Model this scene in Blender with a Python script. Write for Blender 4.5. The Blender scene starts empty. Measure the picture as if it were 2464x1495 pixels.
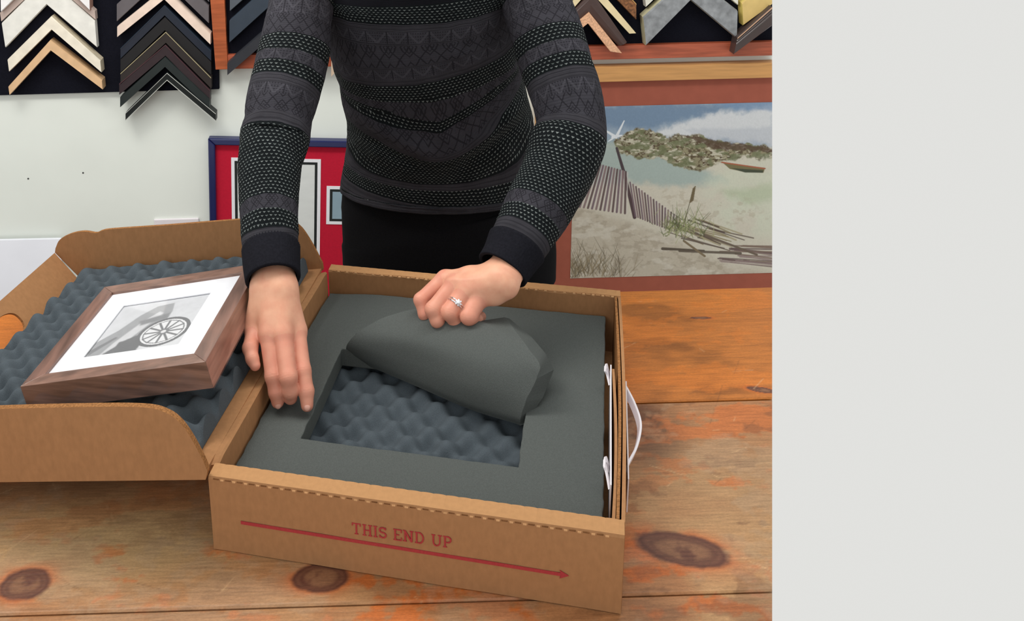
import bpy, bmesh, math, random
import numpy as np
from mathutils import Vector, Matrix
random.seed(5); rng = np.random.default_rng(5)
S = bpy.context.scene; COL = S.collection

# ------------------------------------------------------------------ camera, sky, lights, exposure
F_PX, CX, CY = 2355.84, 929.0, 49.23          # focal length and principal point of the (cropped) photo, pixels
PITCH, ROLL, CAM_H, YAW = .2523, -.0215, .8749, -.0123
def cam_axes():
    F = np.array([0, math.cos(PITCH), -math.sin(PITCH)]); U = np.array([0, math.sin(PITCH), math.cos(PITCH)]); X = np.array([1., 0, 0])
    c, s = math.cos(ROLL), math.sin(ROLL)
    A = np.array([c*X+s*U, -s*X+c*U, F])
    Z = np.array([[math.cos(YAW), -math.sin(YAW), 0], [math.sin(YAW), math.cos(YAW), 0], [0, 0, 1]])
    return A @ Z.T
AX = cam_axes(); CAM = np.array([0, 0, CAM_H])
cd = bpy.data.cameras.new('camera'); cam = bpy.data.objects.new('camera', cd); COL.objects.link(cam)
cd.sensor_width = 36; cd.sensor_fit = 'HORIZONTAL'; cd.lens = F_PX/2464*36
cd.shift_x = (1232-CX)/2464; cd.shift_y = -(747.5-CY)/2464; cd.clip_start = .01
mw = Matrix.Identity(4)
for i in range(3):
    mw[i][0] = AX[0][i]; mw[i][1] = AX[1][i]; mw[i][2] = -AX[2][i]; mw[i][3] = CAM[i]
cam.matrix_world = mw; S.camera = cam
S.view_settings.view_transform = 'Standard'; S.view_settings.look = 'None'
S.view_settings.gamma = 1; S.view_settings.use_curve_mapping = False; S.view_settings.exposure = 0
W = bpy.data.worlds.new('world'); S.world = W; W.use_nodes = True
W.node_tree.nodes['Background'].inputs[0].default_value = (.757, .757, .735, 1)
W.node_tree.nodes['Background'].inputs[1].default_value = 1.0
def area(name, loc, target, sx, sy, power, color):
    l = bpy.data.lights.new(name, 'AREA'); l.shape = 'RECTANGLE'; l.size = sx; l.size_y = sy; l.energy = power; l.color = color
    ob = bpy.data.objects.new(name, l); COL.objects.link(ob); ob.location = loc
    ob.rotation_euler = (Vector(target)-Vector(loc)).to_track_quat('-Z', 'Y').to_euler(); return ob
area('ceiling_lamp', (-.75, 1.45, 1.6), (.1, 1.3, 0), .45, .8, 9, (1, .96, .9))
area('wall_fill_light', (-.1, 1.45, 1.35), (-.05, 2.3, .0), 1.9, .2, 13, (1, .99, .96))  # added fill to brighten the back wall, not a known fixture
area('shop_window_light', (-1.3, -1.0, 1.3), (0, 1.5, 0), 1.4, 1.2, 8, (.93, .97, 1))

# ------------------------------------------------------------------ geometry helpers
def V(u, v, z=None, y=None):
    """where the sight line of photo pixel (u,v) meets height z or depth y"""
    d = np.array([(u-CX)/F_PX, -(v-CY)/F_PX, 1.]) @ AX
    t = (z-CAM[2])/d[2] if z is not None else y/d[1]
    return CAM + d*t
def depth(P): return float((np.array(P)-CAM) @ AX[2])
def pix(P):
    q = (np.array(P)-CAM) @ AX.T; return CX+F_PX*q[0]/q[2], CY-F_PX*q[1]/q[2]
_n = np.cross(AX[1], (1858-CX)/F_PX*AX[0]+AX[2])   # the modelled part of the shop ends in this plane
def xend(y, z): return -(_n[1]*y+_n[2]*(z-CAM_H))/_n[0]

def hash2(ix, iy, s=0):
    h = np.sin(ix*127.1+iy*311.7+s*74.7)*43758.5453; return h-np.floor(h)
def vnoise(x, y, s=0):
    ix, iy = np.floor(x), np.floor(y); fx, fy = x-ix, y-iy; fx = fx*fx*(3-2*fx); fy = fy*fy*(3-2*fy)
    return (hash2(ix, iy, s)*(1-fx)+hash2(ix+1, iy, s)*fx)*(1-fy)+(hash2(ix, iy+1, s)*(1-fx)+hash2(ix+1, iy+1, s)*fx)*fy
def fbm(x, y, s=0, o=4):
    a = 0; w = .5; t = 0
    for i in range(o): a = a+w*vnoise(x*2**i, y*2**i, s+i*7); t += w; w *= .55
    return a/t
def sstep(a, b, x): t = np.clip((x-a)/(b-a), 0, 1); return t*t*(3-2*t)
def lin(c): 
    c = np.array(c, float)/255; return np.where(c <= .04045, c/12.92, ((c+.055)/1.055)**2.4)

def setp(o, label=None, cat=None, group=None, kind=None):
    if label: o['label'] = label
    if cat: o['category'] = cat
    if group: o['group'] = group
    if kind: o['kind'] = kind
    return o
def empty(name, label, cat, loc=(0, 0, 0), rotz=0, group=None):
    o = bpy.data.objects.new(name, None); COL.objects.link(o); o.empty_display_size = .05
    o.matrix_world = Matrix.Translation(Vector(loc)) @ Matrix.Rotation(rotz, 4, 'Z')
    o.location = loc; o.rotation_euler = (0, 0, rotz)
    return setp(o, label, cat, group)
XF = {}
def wmat(o):
    if o is None: return Matrix.Identity(4)
    m = Matrix.Translation(o.location) @ o.rotation_euler.to_matrix().to_4x4()
    return wmat(o.parent) @ m
def mesh(name, vf, mats, parent=None, local=False, smooth=False, uv=None, colors=None, fmat=None, bevel=0, attrs=None, kind=None, smooth_angle=None):
    """one mesh object; vf = (verts, faces) in world coordinates (or the parent's when local)"""
    vs, fs = vf; vs = np.array(vs, float)
    if parent is not None and not local:
        mi = np.array(wmat(parent).inverted()); vs = vs @ mi[:3, :3].T + mi[:3, 3]
    base = np.zeros(3)
    if parent is None:
        base = np.array([(vs[:, 0].min()+vs[:, 0].max())/2, (vs[:, 1].min()+vs[:, 1].max())/2, vs[:, 2].min()]); vs = vs-base
    me = bpy.data.meshes.new(name); me.from_pydata(vs.tolist(), [], [tuple(int(i) for i in f) for f in fs])
    if not isinstance(mats, (list, tuple)): mats = [mats]
    for m in mats: me.materials.append(m)
    if fmat is not None: me.polygons.foreach_set('material_index', np.array(fmat, dtype=np.int32))
    if uv is not None:
        l = me.uv_layers.new(name='UVMap'); li = np.zeros(len(me.loops), dtype=np.int32); me.loops.foreach_get('vertex_index', li)
        uva = np.array(uv, float)
        l.data.foreach_set('uv', uva[li].ravel() if len(uva) == len(vs) else uva.ravel())
    if colors is not None:
        ca = me.color_attributes.new('paint', 'FLOAT_COLOR', 'POINT'); c = np.ones((len(vs), 4)); c[:, :3] = colors; ca.data.foreach_set('color', c.ravel())
    for k, a in (attrs or {}).items():
        at = me.attributes.new(k, 'FLOAT', 'POINT'); at.data.foreach_set('value', np.array(a, float))
    me.validate(); me.update()
    bm = bmesh.new(); bm.from_mesh(me)
    if colors is None and len(vs) < 60000: bmesh.ops.recalc_face_normals(bm, faces=bm.faces)
    bm.to_mesh(me); bm.free()
    if smooth: me.polygons.foreach_set('use_smooth', np.ones(len(me.polygons), dtype=bool))
    o = bpy.data.objects.new(name, me); COL.objects.link(o)
    if parent is not None: o.parent = parent
    else: o.location = base
    if bevel:
        b = o.modifiers.new('bevel', 'BEVEL'); b.width = bevel; b.segments = 2; b.limit_method = 'ANGLE'; b.angle_limit = .6
    if kind: o['kind'] = kind
    me.update()
    return o
def join(*parts):
    vs, fs, fm, n = [], [], [], 0
    for k, p in enumerate(parts):
        v, f = p[0], p[1]; vs += [tuple(x) for x in v]; fs += [tuple(i+n for i in q) for q in f]; n += len(v)
    return vs, fs
def slab(pts, vec):
    n = len(pts); vec = np.array(vec, float); a = [np.array(p, float) for p in pts]
    return a+[p+vec for p in a], [tuple(range(n))[::-1], tuple(range(n, 2*n))]+[(i, (i+1) % n, (i+1) % n+n, i+n) for i in range(n)]
def box(x0, x1, y0, y1, z0, z1):
    return slab([(x0, y0, z0), (x1, y0, z0), (x1, y1, z0), (x0, y1, z0)], (0, 0, z1-z0))
def ribbon(pts, wvec, th):
    """a strap: pts centreline, wvec half-width vector, th thickness"""
    pts = [np.array(p, float) for p in pts]; wvec = np.array(wvec, float); vs, fs = [], []
    for i, p in enumerate(pts):
        t = pts[min(i+1, len(pts)-1)]-pts[max(i-1, 0)]; t /= np.linalg.norm(t); nn = np.cross(t, wvec); nn = nn/np.linalg.norm(nn)*th/2
        vs += [p-wvec-nn, p+wvec-nn, p+wvec+nn, p-wvec+nn]
    for i in range(len(pts)-1):
        for k in range(4): fs.append((4*i+k, 4*i+(k+1) % 4, 4*i+4+(k+1) % 4, 4*i+4+k))
    e = 4*(len(pts)-1); fs += [(3, 2, 1, 0), (e, e+1, e+2, e+3)]
    return vs, fs
def cat(P, n):
    """Catmull-Rom through rows of P, n steps per span"""
    P = np.array(P, float); Q = np.vstack([2*P[0]-P[1], P, 2*P[-1]-P[-2]]); out = []
    for i in range(1, len(Q)-2):
        for k in range(n):
            t = k/n; a, b, c, d = Q[i-1], Q[i], Q[i+1], Q[i+2]
            out.append(.5*((2*b)+(c-a)*t+(2*a-5*b+4*c-d)*t*t+(-a+3*b-3*c+d)*t**3))
    out.append(P[-1]); return np.array(out)
def grid_faces(nu, nv, wrap=False, off=0):
    fs = []
    for i in range(nu-1):
        for j in range(nv if wrap else nv-1):
            a = i*nv+j; b = i*nv+(j+1) % nv; fs.append((a+off, b+off, b+nv+off, a+nv+off))
    return fs
def tube(pts, rad, n=12, cap=True):
    pts = np.array(pts, float); rad = np.ones(len(pts))*rad; ref = np.array([.13, .31, .94]); vs = []
    for i, p in enumerate(pts):
        t = pts[min(i+1, len(pts)-1)]-pts[max(i-1, 0)]; t /= np.linalg.norm(t)
        a = np.cross(t, ref); a /= np.linalg.norm(a); b = np.cross(t, a)
        for k in range(n):
            q = 2*math.pi*k/n; vs.append(p+rad[i]*(math.cos(q)*a+math.sin(q)*b))
    fs = grid_faces(len(pts), n, True)
    if cap: fs += [tuple(range(n))[::-1], tuple(range((len(pts)-1)*n, len(pts)*n))]
    return vs, fs
def torus(c, nrm, R, r, n=40, m=8, sq=1):
    nrm = np.array(nrm, float)/np.linalg.norm(nrm); a = np.cross(nrm, [.3, .2, .9]); a /= np.linalg.norm(a); b = np.cross(nrm, a); vs = []
    for i in range(n):
        q = 2*math.pi*i/n; d = math.cos(q)*a+math.sin(q)*b*sq
        for k in range(m):
            w = 2*math.pi*k/m; vs.append(np.array(c)+d*(R+r*math.cos(w))+nrm*r*math.sin(w))
    return vs, [(i*m+k, i*m+(k+1) % m, ((i+1) % n)*m+(k+1) % m, ((i+1) % n)*m+k) for i in range(n) for k in range(m)]
def ball(c, r, n=16, m=10, R=None):
    r = np.ones(3)*r; vs = []
    for i in range(m+1):
        p = math.pi*i/m
        for k in range(n):
            q = 2*math.pi*k/n; d = np.array([math.sin(p)*math.cos(q), math.sin(p)*math.sin(q), math.cos(p)])*r
            vs.append(np.array(c)+(R @ d if R is not None else d))
    return vs, grid_faces(m+1, n, True)

# ------------------------------------------------------------------ materials
def new_mat(name):
    m = bpy.data.materials.new(name); m.use_nodes = True; nt = m.node_tree; return m, nt, nt.nodes['Principled BSDF']
def N(nt, t, **k):
    n = nt.nodes.new(t)
    for a, b in k.items(): setattr(n, a, b)
    return n
def math_n(nt, op, a, b=None, c=None):
    n = nt.nodes.new('ShaderNodeMath'); n.operation = op
    for i, v in enumerate((a, b, c)):
        if v is None: continue
        if isinstance(v, (int, float)): n.inputs[i].default_value = v
        else: nt.links.new(v, n.inputs[i])
    return n.outputs[0]
def mixc(nt, f, a, b, mode='MIX'):
    n = nt.nodes.new('ShaderNodeMix'); n.data_type = 'RGBA'; n.blend_type = mode
    for s, v in ((0, f), (6, a), (7, b)):
        if isinstance(v, (int, float)): n.inputs[s].default_value = v
        elif isinstance(v, (tuple, list, np.ndarray)): n.inputs[s].default_value = (*[float(x) for x in v][:3], 1)
        else: nt.links.new(v, n.inputs[s])
    return n.outputs[2]
def noise(nt, scale, detail=3, vec=None, stretch=None, rough=.5, out='Fac'):
    t = nt.nodes.new('ShaderNodeTexNoise'); t.inputs['Scale'].default_value = scale; t.inputs['Detail'].default_value = detail; t.inputs['Roughness'].default_value = rough
    if vec is None: vec = nt.nodes.new('ShaderNodeTexCoord').outputs['Object']
    if stretch:
        mp = nt.nodes.new('ShaderNodeMapping'); mp.inputs['Scale'].default_value = stretch; nt.links.new(vec, mp.inputs[0]); vec = mp.outputs[0]
    nt.links.new(vec, t.inputs['Vector']); return t.outputs[out]
def ramp(nt, fac, stops, interp='LINEAR'):
    r = nt.nodes.new('ShaderNodeValToRGB'); r.color_ramp.interpolation = interp; e = r.color_ramp.elements
    while len(e) > 1: e.remove(e[-1])
    for i, (p, c) in enumerate(stops):
        el = e[0] if i == 0 else e.new(p)
        el.position = p; el.color = (c, c, c, 1) if isinstance(c, (int, float)) else (*c, 1)
    nt.links.new(fac, r.inputs[0]); return r.outputs[0]
def bump(nt, bs, h, strength, dist=.001):
    b = nt.nodes.new('ShaderNodeBump'); b.inputs['Strength'].default_value = strength; b.inputs['Distance'].default_value = dist
    nt.links.new(h, b.inputs['Height']); nt.links.new(b.outputs[0], bs.inputs['Normal']); return b
def mat(name, rgb, rough=.6, var=.1, scale=60, stretch=None, bmp=0, spec=.4, metal=0, detail=3, coat=0, fine=0):
    """rgb: sRGB 0-255 pigment; var: strength of a noise variation of the pigment"""
    m, nt, b = new_mat(name); c = lin(rgb)
    n = noise(nt, scale, detail, stretch=stretch)
    f = ramp(nt, n, [(.3, 0.), (.7, 1.)])
    col = mixc(nt, f, c*(1-var), c*(1+var))
    nt.links.new(col, b.inputs['Base Color'])
    b.inputs['Roughness'].default_value = rough; b.inputs['Specular IOR Level'].default_value = spec; b.inputs['Metallic'].default_value = metal
    if coat: b.inputs['Coat Weight'].default_value = coat; b.inputs['Coat Roughness'].default_value = .12
    if bmp: bump(nt, b, n, bmp)
    return m
def paint_mat(name, rough=.5, spec=.4, var=0, scale=200, stretch=None, bmp=0, coat=0, var2=0):
    m, nt, b = new_mat(name); a = N(nt, 'ShaderNodeVertexColor', layer_name='paint')
    col = a.outputs[0]
    if var:
        n = noise(nt, scale, 4, stretch=stretch); g = ramp(nt, n, [(.25, 1-var), (.75, 1+var)])
        col = mixc(nt, 1., col, g, 'MULTIPLY')
        if var2: col = mixc(nt, 1., col, ramp(nt, noise(nt, 260, 5, stretch=(1, 2, 1), rough=.7), [(.3, 1-var2), (.7, 1+var2)]), 'MULTIPLY')
        if bmp: bump(nt, b, n, bmp, .0008)
    nt.links.new(col, b.inputs['Base Color']); b.inputs['Roughness'].default_value = rough; b.inputs['Specular IOR Level'].default_value = spec
    if coat: b.inputs['Coat Weight'].default_value = coat; b.inputs['Coat Roughness'].default_value = .05
    return m
def film(name, amount=.1, rough=.05, tint=(1, 1, 1)):
    m, nt, b = new_mat(name); nt.nodes.remove(b); tr = N(nt, 'ShaderNodeBsdfTransparent'); gl = N(nt, 'ShaderNodeBsdfGlossy'); mx = N(nt, 'ShaderNodeMixShader')
    tr.inputs[0].default_value = (*tint, 1); gl.inputs['Roughness'].default_value = rough
    lw = N(nt, 'ShaderNodeFresnel'); lw.inputs[0].default_value = 1.4
    gm = N(nt, 'ShaderNodeNewGeometry'); f = math_n(nt, 'MULTIPLY', math_n(nt, 'ADD', lw.outputs[0], amount), math_n(nt, 'SUBTRACT', 1., gm.outputs['Backfacing']))
    nt.links.new(f, mx.inputs[0]); nt.links.new(tr.outputs[0], mx.inputs[1]); nt.links.new(gl.outputs[0], mx.inputs[2])
    nt.links.new(mx.outputs[0], nt.nodes['Material Output'].inputs[0]); return m

M = {}
M['wall'] = mat('wall_paint', (236, 241, 234), .55, .03, 5, bmp=.05, spec=.3)
M['floor'] = mat('floor_boards', (120, 100, 80), .5, .15, 8)
M['kraft'] = mat('kraft_cardboard', (168, 123, 84), .85, .07, 160, stretch=(1, 1, .5), bmp=.08, spec=.15, detail=5)
M['kraft_lit'] = mat('kraft_lit_fold', (184, 138, 94), .85, .05, 160, bmp=.06, spec=.15)  # same cardboard, lightened to paint overhead light onto the rim tops
M['kraft_edge'] = mat('cut_cardboard_edge', (150, 105, 66), .95, .35, 420, bmp=.6, spec=.05)
M['kraft_dark'] = mat('perforation_gap', (122, 84, 54), .95, .2, 200, spec=.05)
M['kraft_pale'] = mat('torn_perforation_tip', (208, 162, 116), .9, .05, 100, spec=.1)
M['red_ink'] = mat('red_print', (172, 62, 64), .8, .08, 500, spec=.15)
M['foam'] = mat('charcoal_foam', (86, 90, 88), .97, .14, 900, bmp=.35, spec=.08, detail=6)
M['foam_blue'] = mat('charcoal_egg_foam', (80, 88, 94), .97, .13, 900, bmp=.35, spec=.08, detail=6)
M['white_plastic'] = mat('white_plastic', (236, 230, 234), .3, .02, 20, spec=.5)
M['felt'] = mat('black_felt', (20, 21, 30), .95, .15, 300, bmp=.2, spec=.1)
M['cherry'] = mat('cherry_wood', (168, 88, 52), .4, .22, 14, stretch=(1, 1, 12), detail=6)
M['cherry_h'] = mat('cherry_wood_rail', (166, 84, 58), .4, .22, 14, stretch=(1, 1, 12), detail=6)
M['maple'] = mat('honey_maple', (198, 146, 88), .4, .12, 12, stretch=(1, 1, 14), detail=5)
M['navy'] = mat('navy_lacquer', (24, 32, 84), .18, .05, 20, spec=.6)
M['mat_red'] = mat('red_matboard', (196, 30, 56), .8, .05, 200, spec=.15)
M['mat_white'] = mat('white_matboard', (240, 241, 246), .7, .02, 100, spec=.2)
M['mat_black'] = mat('black_matboard', (42, 46, 46), .8, .1, 100, spec=.15)
M['mat_rust'] = mat('rust_matboard', (160, 88, 70), .7, .05, 40, spec=.25)
M['black_cloth'] = mat('black_trouser_cloth', (15, 15, 17), .95, .25, 500, bmp=.2, spec=.1)
M['rib'] = mat('black_rib_knit', (26, 26, 32), .95, .2, 300, bmp=.3, spec=.1)
M['silver'] = mat('silver', (225, 225, 230), .18, .05, 50, metal=1)
M['gem'] = mat('clear_stone', (235, 240, 245), .05, .02, 50, spec=1, coat=1)
M['nail'] = mat('fingernail', (222, 166, 148), .3, .03, 50, spec=.5)
M['screw'] = mat('steel', (150, 150, 150), .35, .05, 80, metal=1)
M['hair'] = mat('dark_brown_hair', (50, 34, 24), .6, .3, 60, stretch=(1, 1, .1), bmp=.4)
M['glass'] = film('clear_glazing', .02, .03)
M['wrap'] = film('shrink_wrap_film', .05, .08)

def skin_mat():
    m, nt, b = new_mat('skin'); a = N(nt, 'ShaderNodeAttribute', attribute_name='red')
    n = noise(nt, 55, 4); n2 = noise(nt, 700, 3)
    base = mixc(nt, ramp(nt, n, [(.35, 0.), (.65, 1.)]), lin((226, 172, 142)), lin((216, 156, 128)))
    col = mixc(nt, a.outputs['Fac'], base, lin((208, 122, 108)))
    nt.links.new(col, b.inputs['Base Color']); b.inputs['Roughness'].default_value = .5; b.inputs['Specular IOR Level'].default_value = .35
    b.inputs['Subsurface Weight'].default_value = .15; b.inputs['Subsurface Radius'].default_value = (1, .35, .2); b.inputs['Subsurface Scale'].default_value = .004
    bump(nt, b, n2, .12, .0006); return m
M['skin'] = skin_mat()

def knit_mat(name, bands, rowh, colw, P=.032):
    """bands: (upper bound of v, kind); kinds d dots, p plain rows, z zigzag, s snowflake, k dark yoke"""
    m, nt, b = new_mat(name); uv = N(nt, 'ShaderNodeTexCoord').outputs['UV']; sp = N(nt, 'ShaderNodeSeparateXYZ'); nt.links.new(uv, sp.inputs[0])
    u, v = sp.outputs[0], sp.outputs[1]
    w = noise(nt, 40, 2); v = math_n(nt, 'ADD', v, math_n(nt, 'MULTIPLY', math_n(nt, 'SUBTRACT', w, .5), .004))
    f = math_n(nt, 'MULTIPLY', math_n(nt, 'ADD', v, .2), 1/1.2)
    def mask(kinds):
        st = []; lo = 0.
        for hi, k in bands: st.append((lo, 1. if k in kinds else 0.)); lo = (hi/1000+.2)/1.2
        return ramp(nt, f, st, 'CONSTANT')
    md, mz, ms, mk = mask('d'), mask('z'), mask('s'), mask('k')
    # dots
    r = math_n(nt, 'DIVIDE', v, rowh); fr = math_n(nt, 'FLOOR', r); odd = math_n(nt, 'MULTIPLY', math_n(nt, 'FLOORED_MODULO', fr, 2.), .5)
    c = math_n(nt, 'ADD', math_n(nt, 'DIVIDE', u, colw), odd); x = math_n(nt, 'SUBTRACT', math_n(nt, 'FRACT', c), .5); y = math_n(nt, 'FRACT', r)
    ax = math_n(nt, 'ABSOLUTE', x); lim = math_n(nt, 'MULTIPLY', math_n(nt, 'SUBTRACT', .80, y), .85)
    tri = math_n(nt, 'MULTIPLY', math_n(nt, 'LESS_THAN', ax, lim), math_n(nt, 'GREATER_THAN', y, .38))
    jit = noise(nt, 160, 1); dotc = mixc(nt, ramp(nt, jit, [(.35, 0.), (.65, 1.)]), lin((84, 91, 90)), lin((122, 128, 126)))
    cd_ = mixc(nt, tri, lin((18, 22, 24)), dotc)
    # fair isle figures
    q = math_n(nt, 'FRACT', math_n(nt, 'DIVIDE', u, P)); t = math_n(nt, 'ABSOLUTE', math_n(nt, 'SUBTRACT', q, .5))
    yy = math_n(nt, 'FRACT', math_n(nt, 'DIVIDE', v, .026)); t2 = math_n(nt, 'MULTIPLY', t, 2.)
    zz = math_n(nt, 'LESS_THAN', math_n(nt, 'ABSOLUTE', math_n(nt, 'SUBTRACT', t2, yy)), .13)
    zv = math_n(nt, 'LESS_THAN', t, .035)
    dots = math_n(nt, 'LESS_THAN', math_n(nt, 'ADD', math_n(nt, 'ABSOLUTE', math_n(nt, 'SUBTRACT', math_n(nt, 'FRACT', math_n(nt, 'DIVIDE', u, .0045)), .5)), math_n(nt, 'ABSOLUTE', math_n(nt, 'SUBTRACT', math_n(nt, 'FRACT', math_n(nt, 'DIVIDE', v, .0065)), .5))), .3)
    ys = math_n(nt, 'ABSOLUTE', math_n(nt, 'SUBTRACT', math_n(nt, 'FRACT', math_n(nt, 'DIVIDE', v, .045)), .5)); ys2 = math_n(nt, 'MULTIPLY', ys, 2.)
    s1 = math_n(nt, 'LESS_THAN', math_n(nt, 'ABSOLUTE', math_n(nt, 'SUBTRACT', t2, ys2)), .09)
    s2 = math_n(nt, 'LESS_THAN', math_n(nt, 'ABSOLUTE', math_n(nt, 'SUBTRACT', math_n(nt, 'ADD', t2, ys2), .8)), .08)
    s3 = math_n(nt, 'LESS_THAN', math_n(nt, 'ABSOLUTE', math_n(nt, 'SUBTRACT', math_n(nt, 'ADD', t2, ys2), .45)), .06)
    grey, dark, pale = lin((57, 56, 62)), lin((39, 38, 43)), lin((66, 65, 71))
    stripes = math_n(nt, 'GREATER_THAN', math_n(nt, 'FRACT', math_n(nt, 'DIVIDE', v, .0075)), .35)
    plain = mixc(nt, stripes, lin((46, 45, 50)), lin((56, 55, 60)))
    cz = mixc(nt, dots, grey, dark); cz = mixc(nt, zz, cz, pale); cz = mixc(nt, zv, cz, dark)
    cs = mixc(nt, math_n(nt, 'MAXIMUM', s1, math_n(nt, 'MAXIMUM', s2, s3)), grey, dark)
    col = mixc(nt, mz, plain, cz); col = mixc(nt, ms, col, cs); col = mixc(nt, md, col, cd_); col = mixc(nt, mk, col, lin((22, 22, 27)))
    g = noise(nt, 30, 3); col = mixc(nt, 1., col, ramp(nt, g, [(.3, .82), (.7, 1.12)]), 'MULTIPLY')
    nt.links.new(col, b.inputs['Base Color']); b.inputs['Roughness'].default_value = .95; b.inputs['Specular IOR Level'].default_value = .1
    st = math_n(nt, 'ADD', math_n(nt, 'SINE', math_n(nt, 'MULTIPLY', v, 2*math.pi/.0045)), math_n(nt, 'SINE', math_n(nt, 'MULTIPLY', u, 2*math.pi/.0022)))
    bump(nt, b, st, .35, .0008); return m
SLEEVE = [(-60, 's'), (10, 'd'), (62, 'z'), (108, 's'), (148, 'd'), (176, 'z'), (212, 'd'), (232, 'p'), (258, 'z'), (300, 's'), (316, 'p'), (506, 'd'), (538, 's'), (574, 'd'), (604, 'p'), (1000, 'k')]
TORSO = [(10, 'k'), (54, 'd'), (76, 'p'), (102, 'z'), (108, 'p'), (146, 's'), (152, 'p'), (180, 'z'), (196, 'p'), (236, 'd'), (262, 's'), (285, 'd'), (330, 's'), (352, 'p'), (438, 'd'), (458, 'p'), (498, 'd'), (1000, 'p')]
M['knit_sleeve'] = knit_mat('fair_isle_knit_sleeve', SLEEVE, .0078, .0078, .028)
M['knit_torso'] = knit_mat('fair_isle_knit_body', TORSO, .0062, .0084, .040)

# ------------------------------------------------------------------ the room
YW = 2.3
def wallrect(xl, z0, z1, y0, y1, xr=None):
    r = lambda y, z: xend(y, z) if xr is None else xr
    v = [(xl, y0, z0), (r(y0, z0), y0, z0), (r(y0, z1), y0, z1), (xl, y0, z1), (xl, y1, z0), (r(y1, z0), y1, z0), (r(y1, z1), y1, z1), (xl, y1, z1)]
    return v, [(0, 1, 2, 3), (4, 7, 6, 5), (0, 4, 5, 1), (1, 5, 6, 2), (2, 6, 7, 3), (3, 7, 4, 0)]
mesh('wall_back', wallrect(-1.6, -.9, .75, YW, YW+.1), M['wall'], kind='structure')
fl = [(-1.6, .2, -.9), (xend(.2, -.9), .2, -.9), (xend(2.4, -.9), 2.4, -.9), (-1.6, 2.4, -.9)]
mesh('floor', slab(fl, (0, 0, -.05)), M['floor'], kind='structure')

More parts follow.
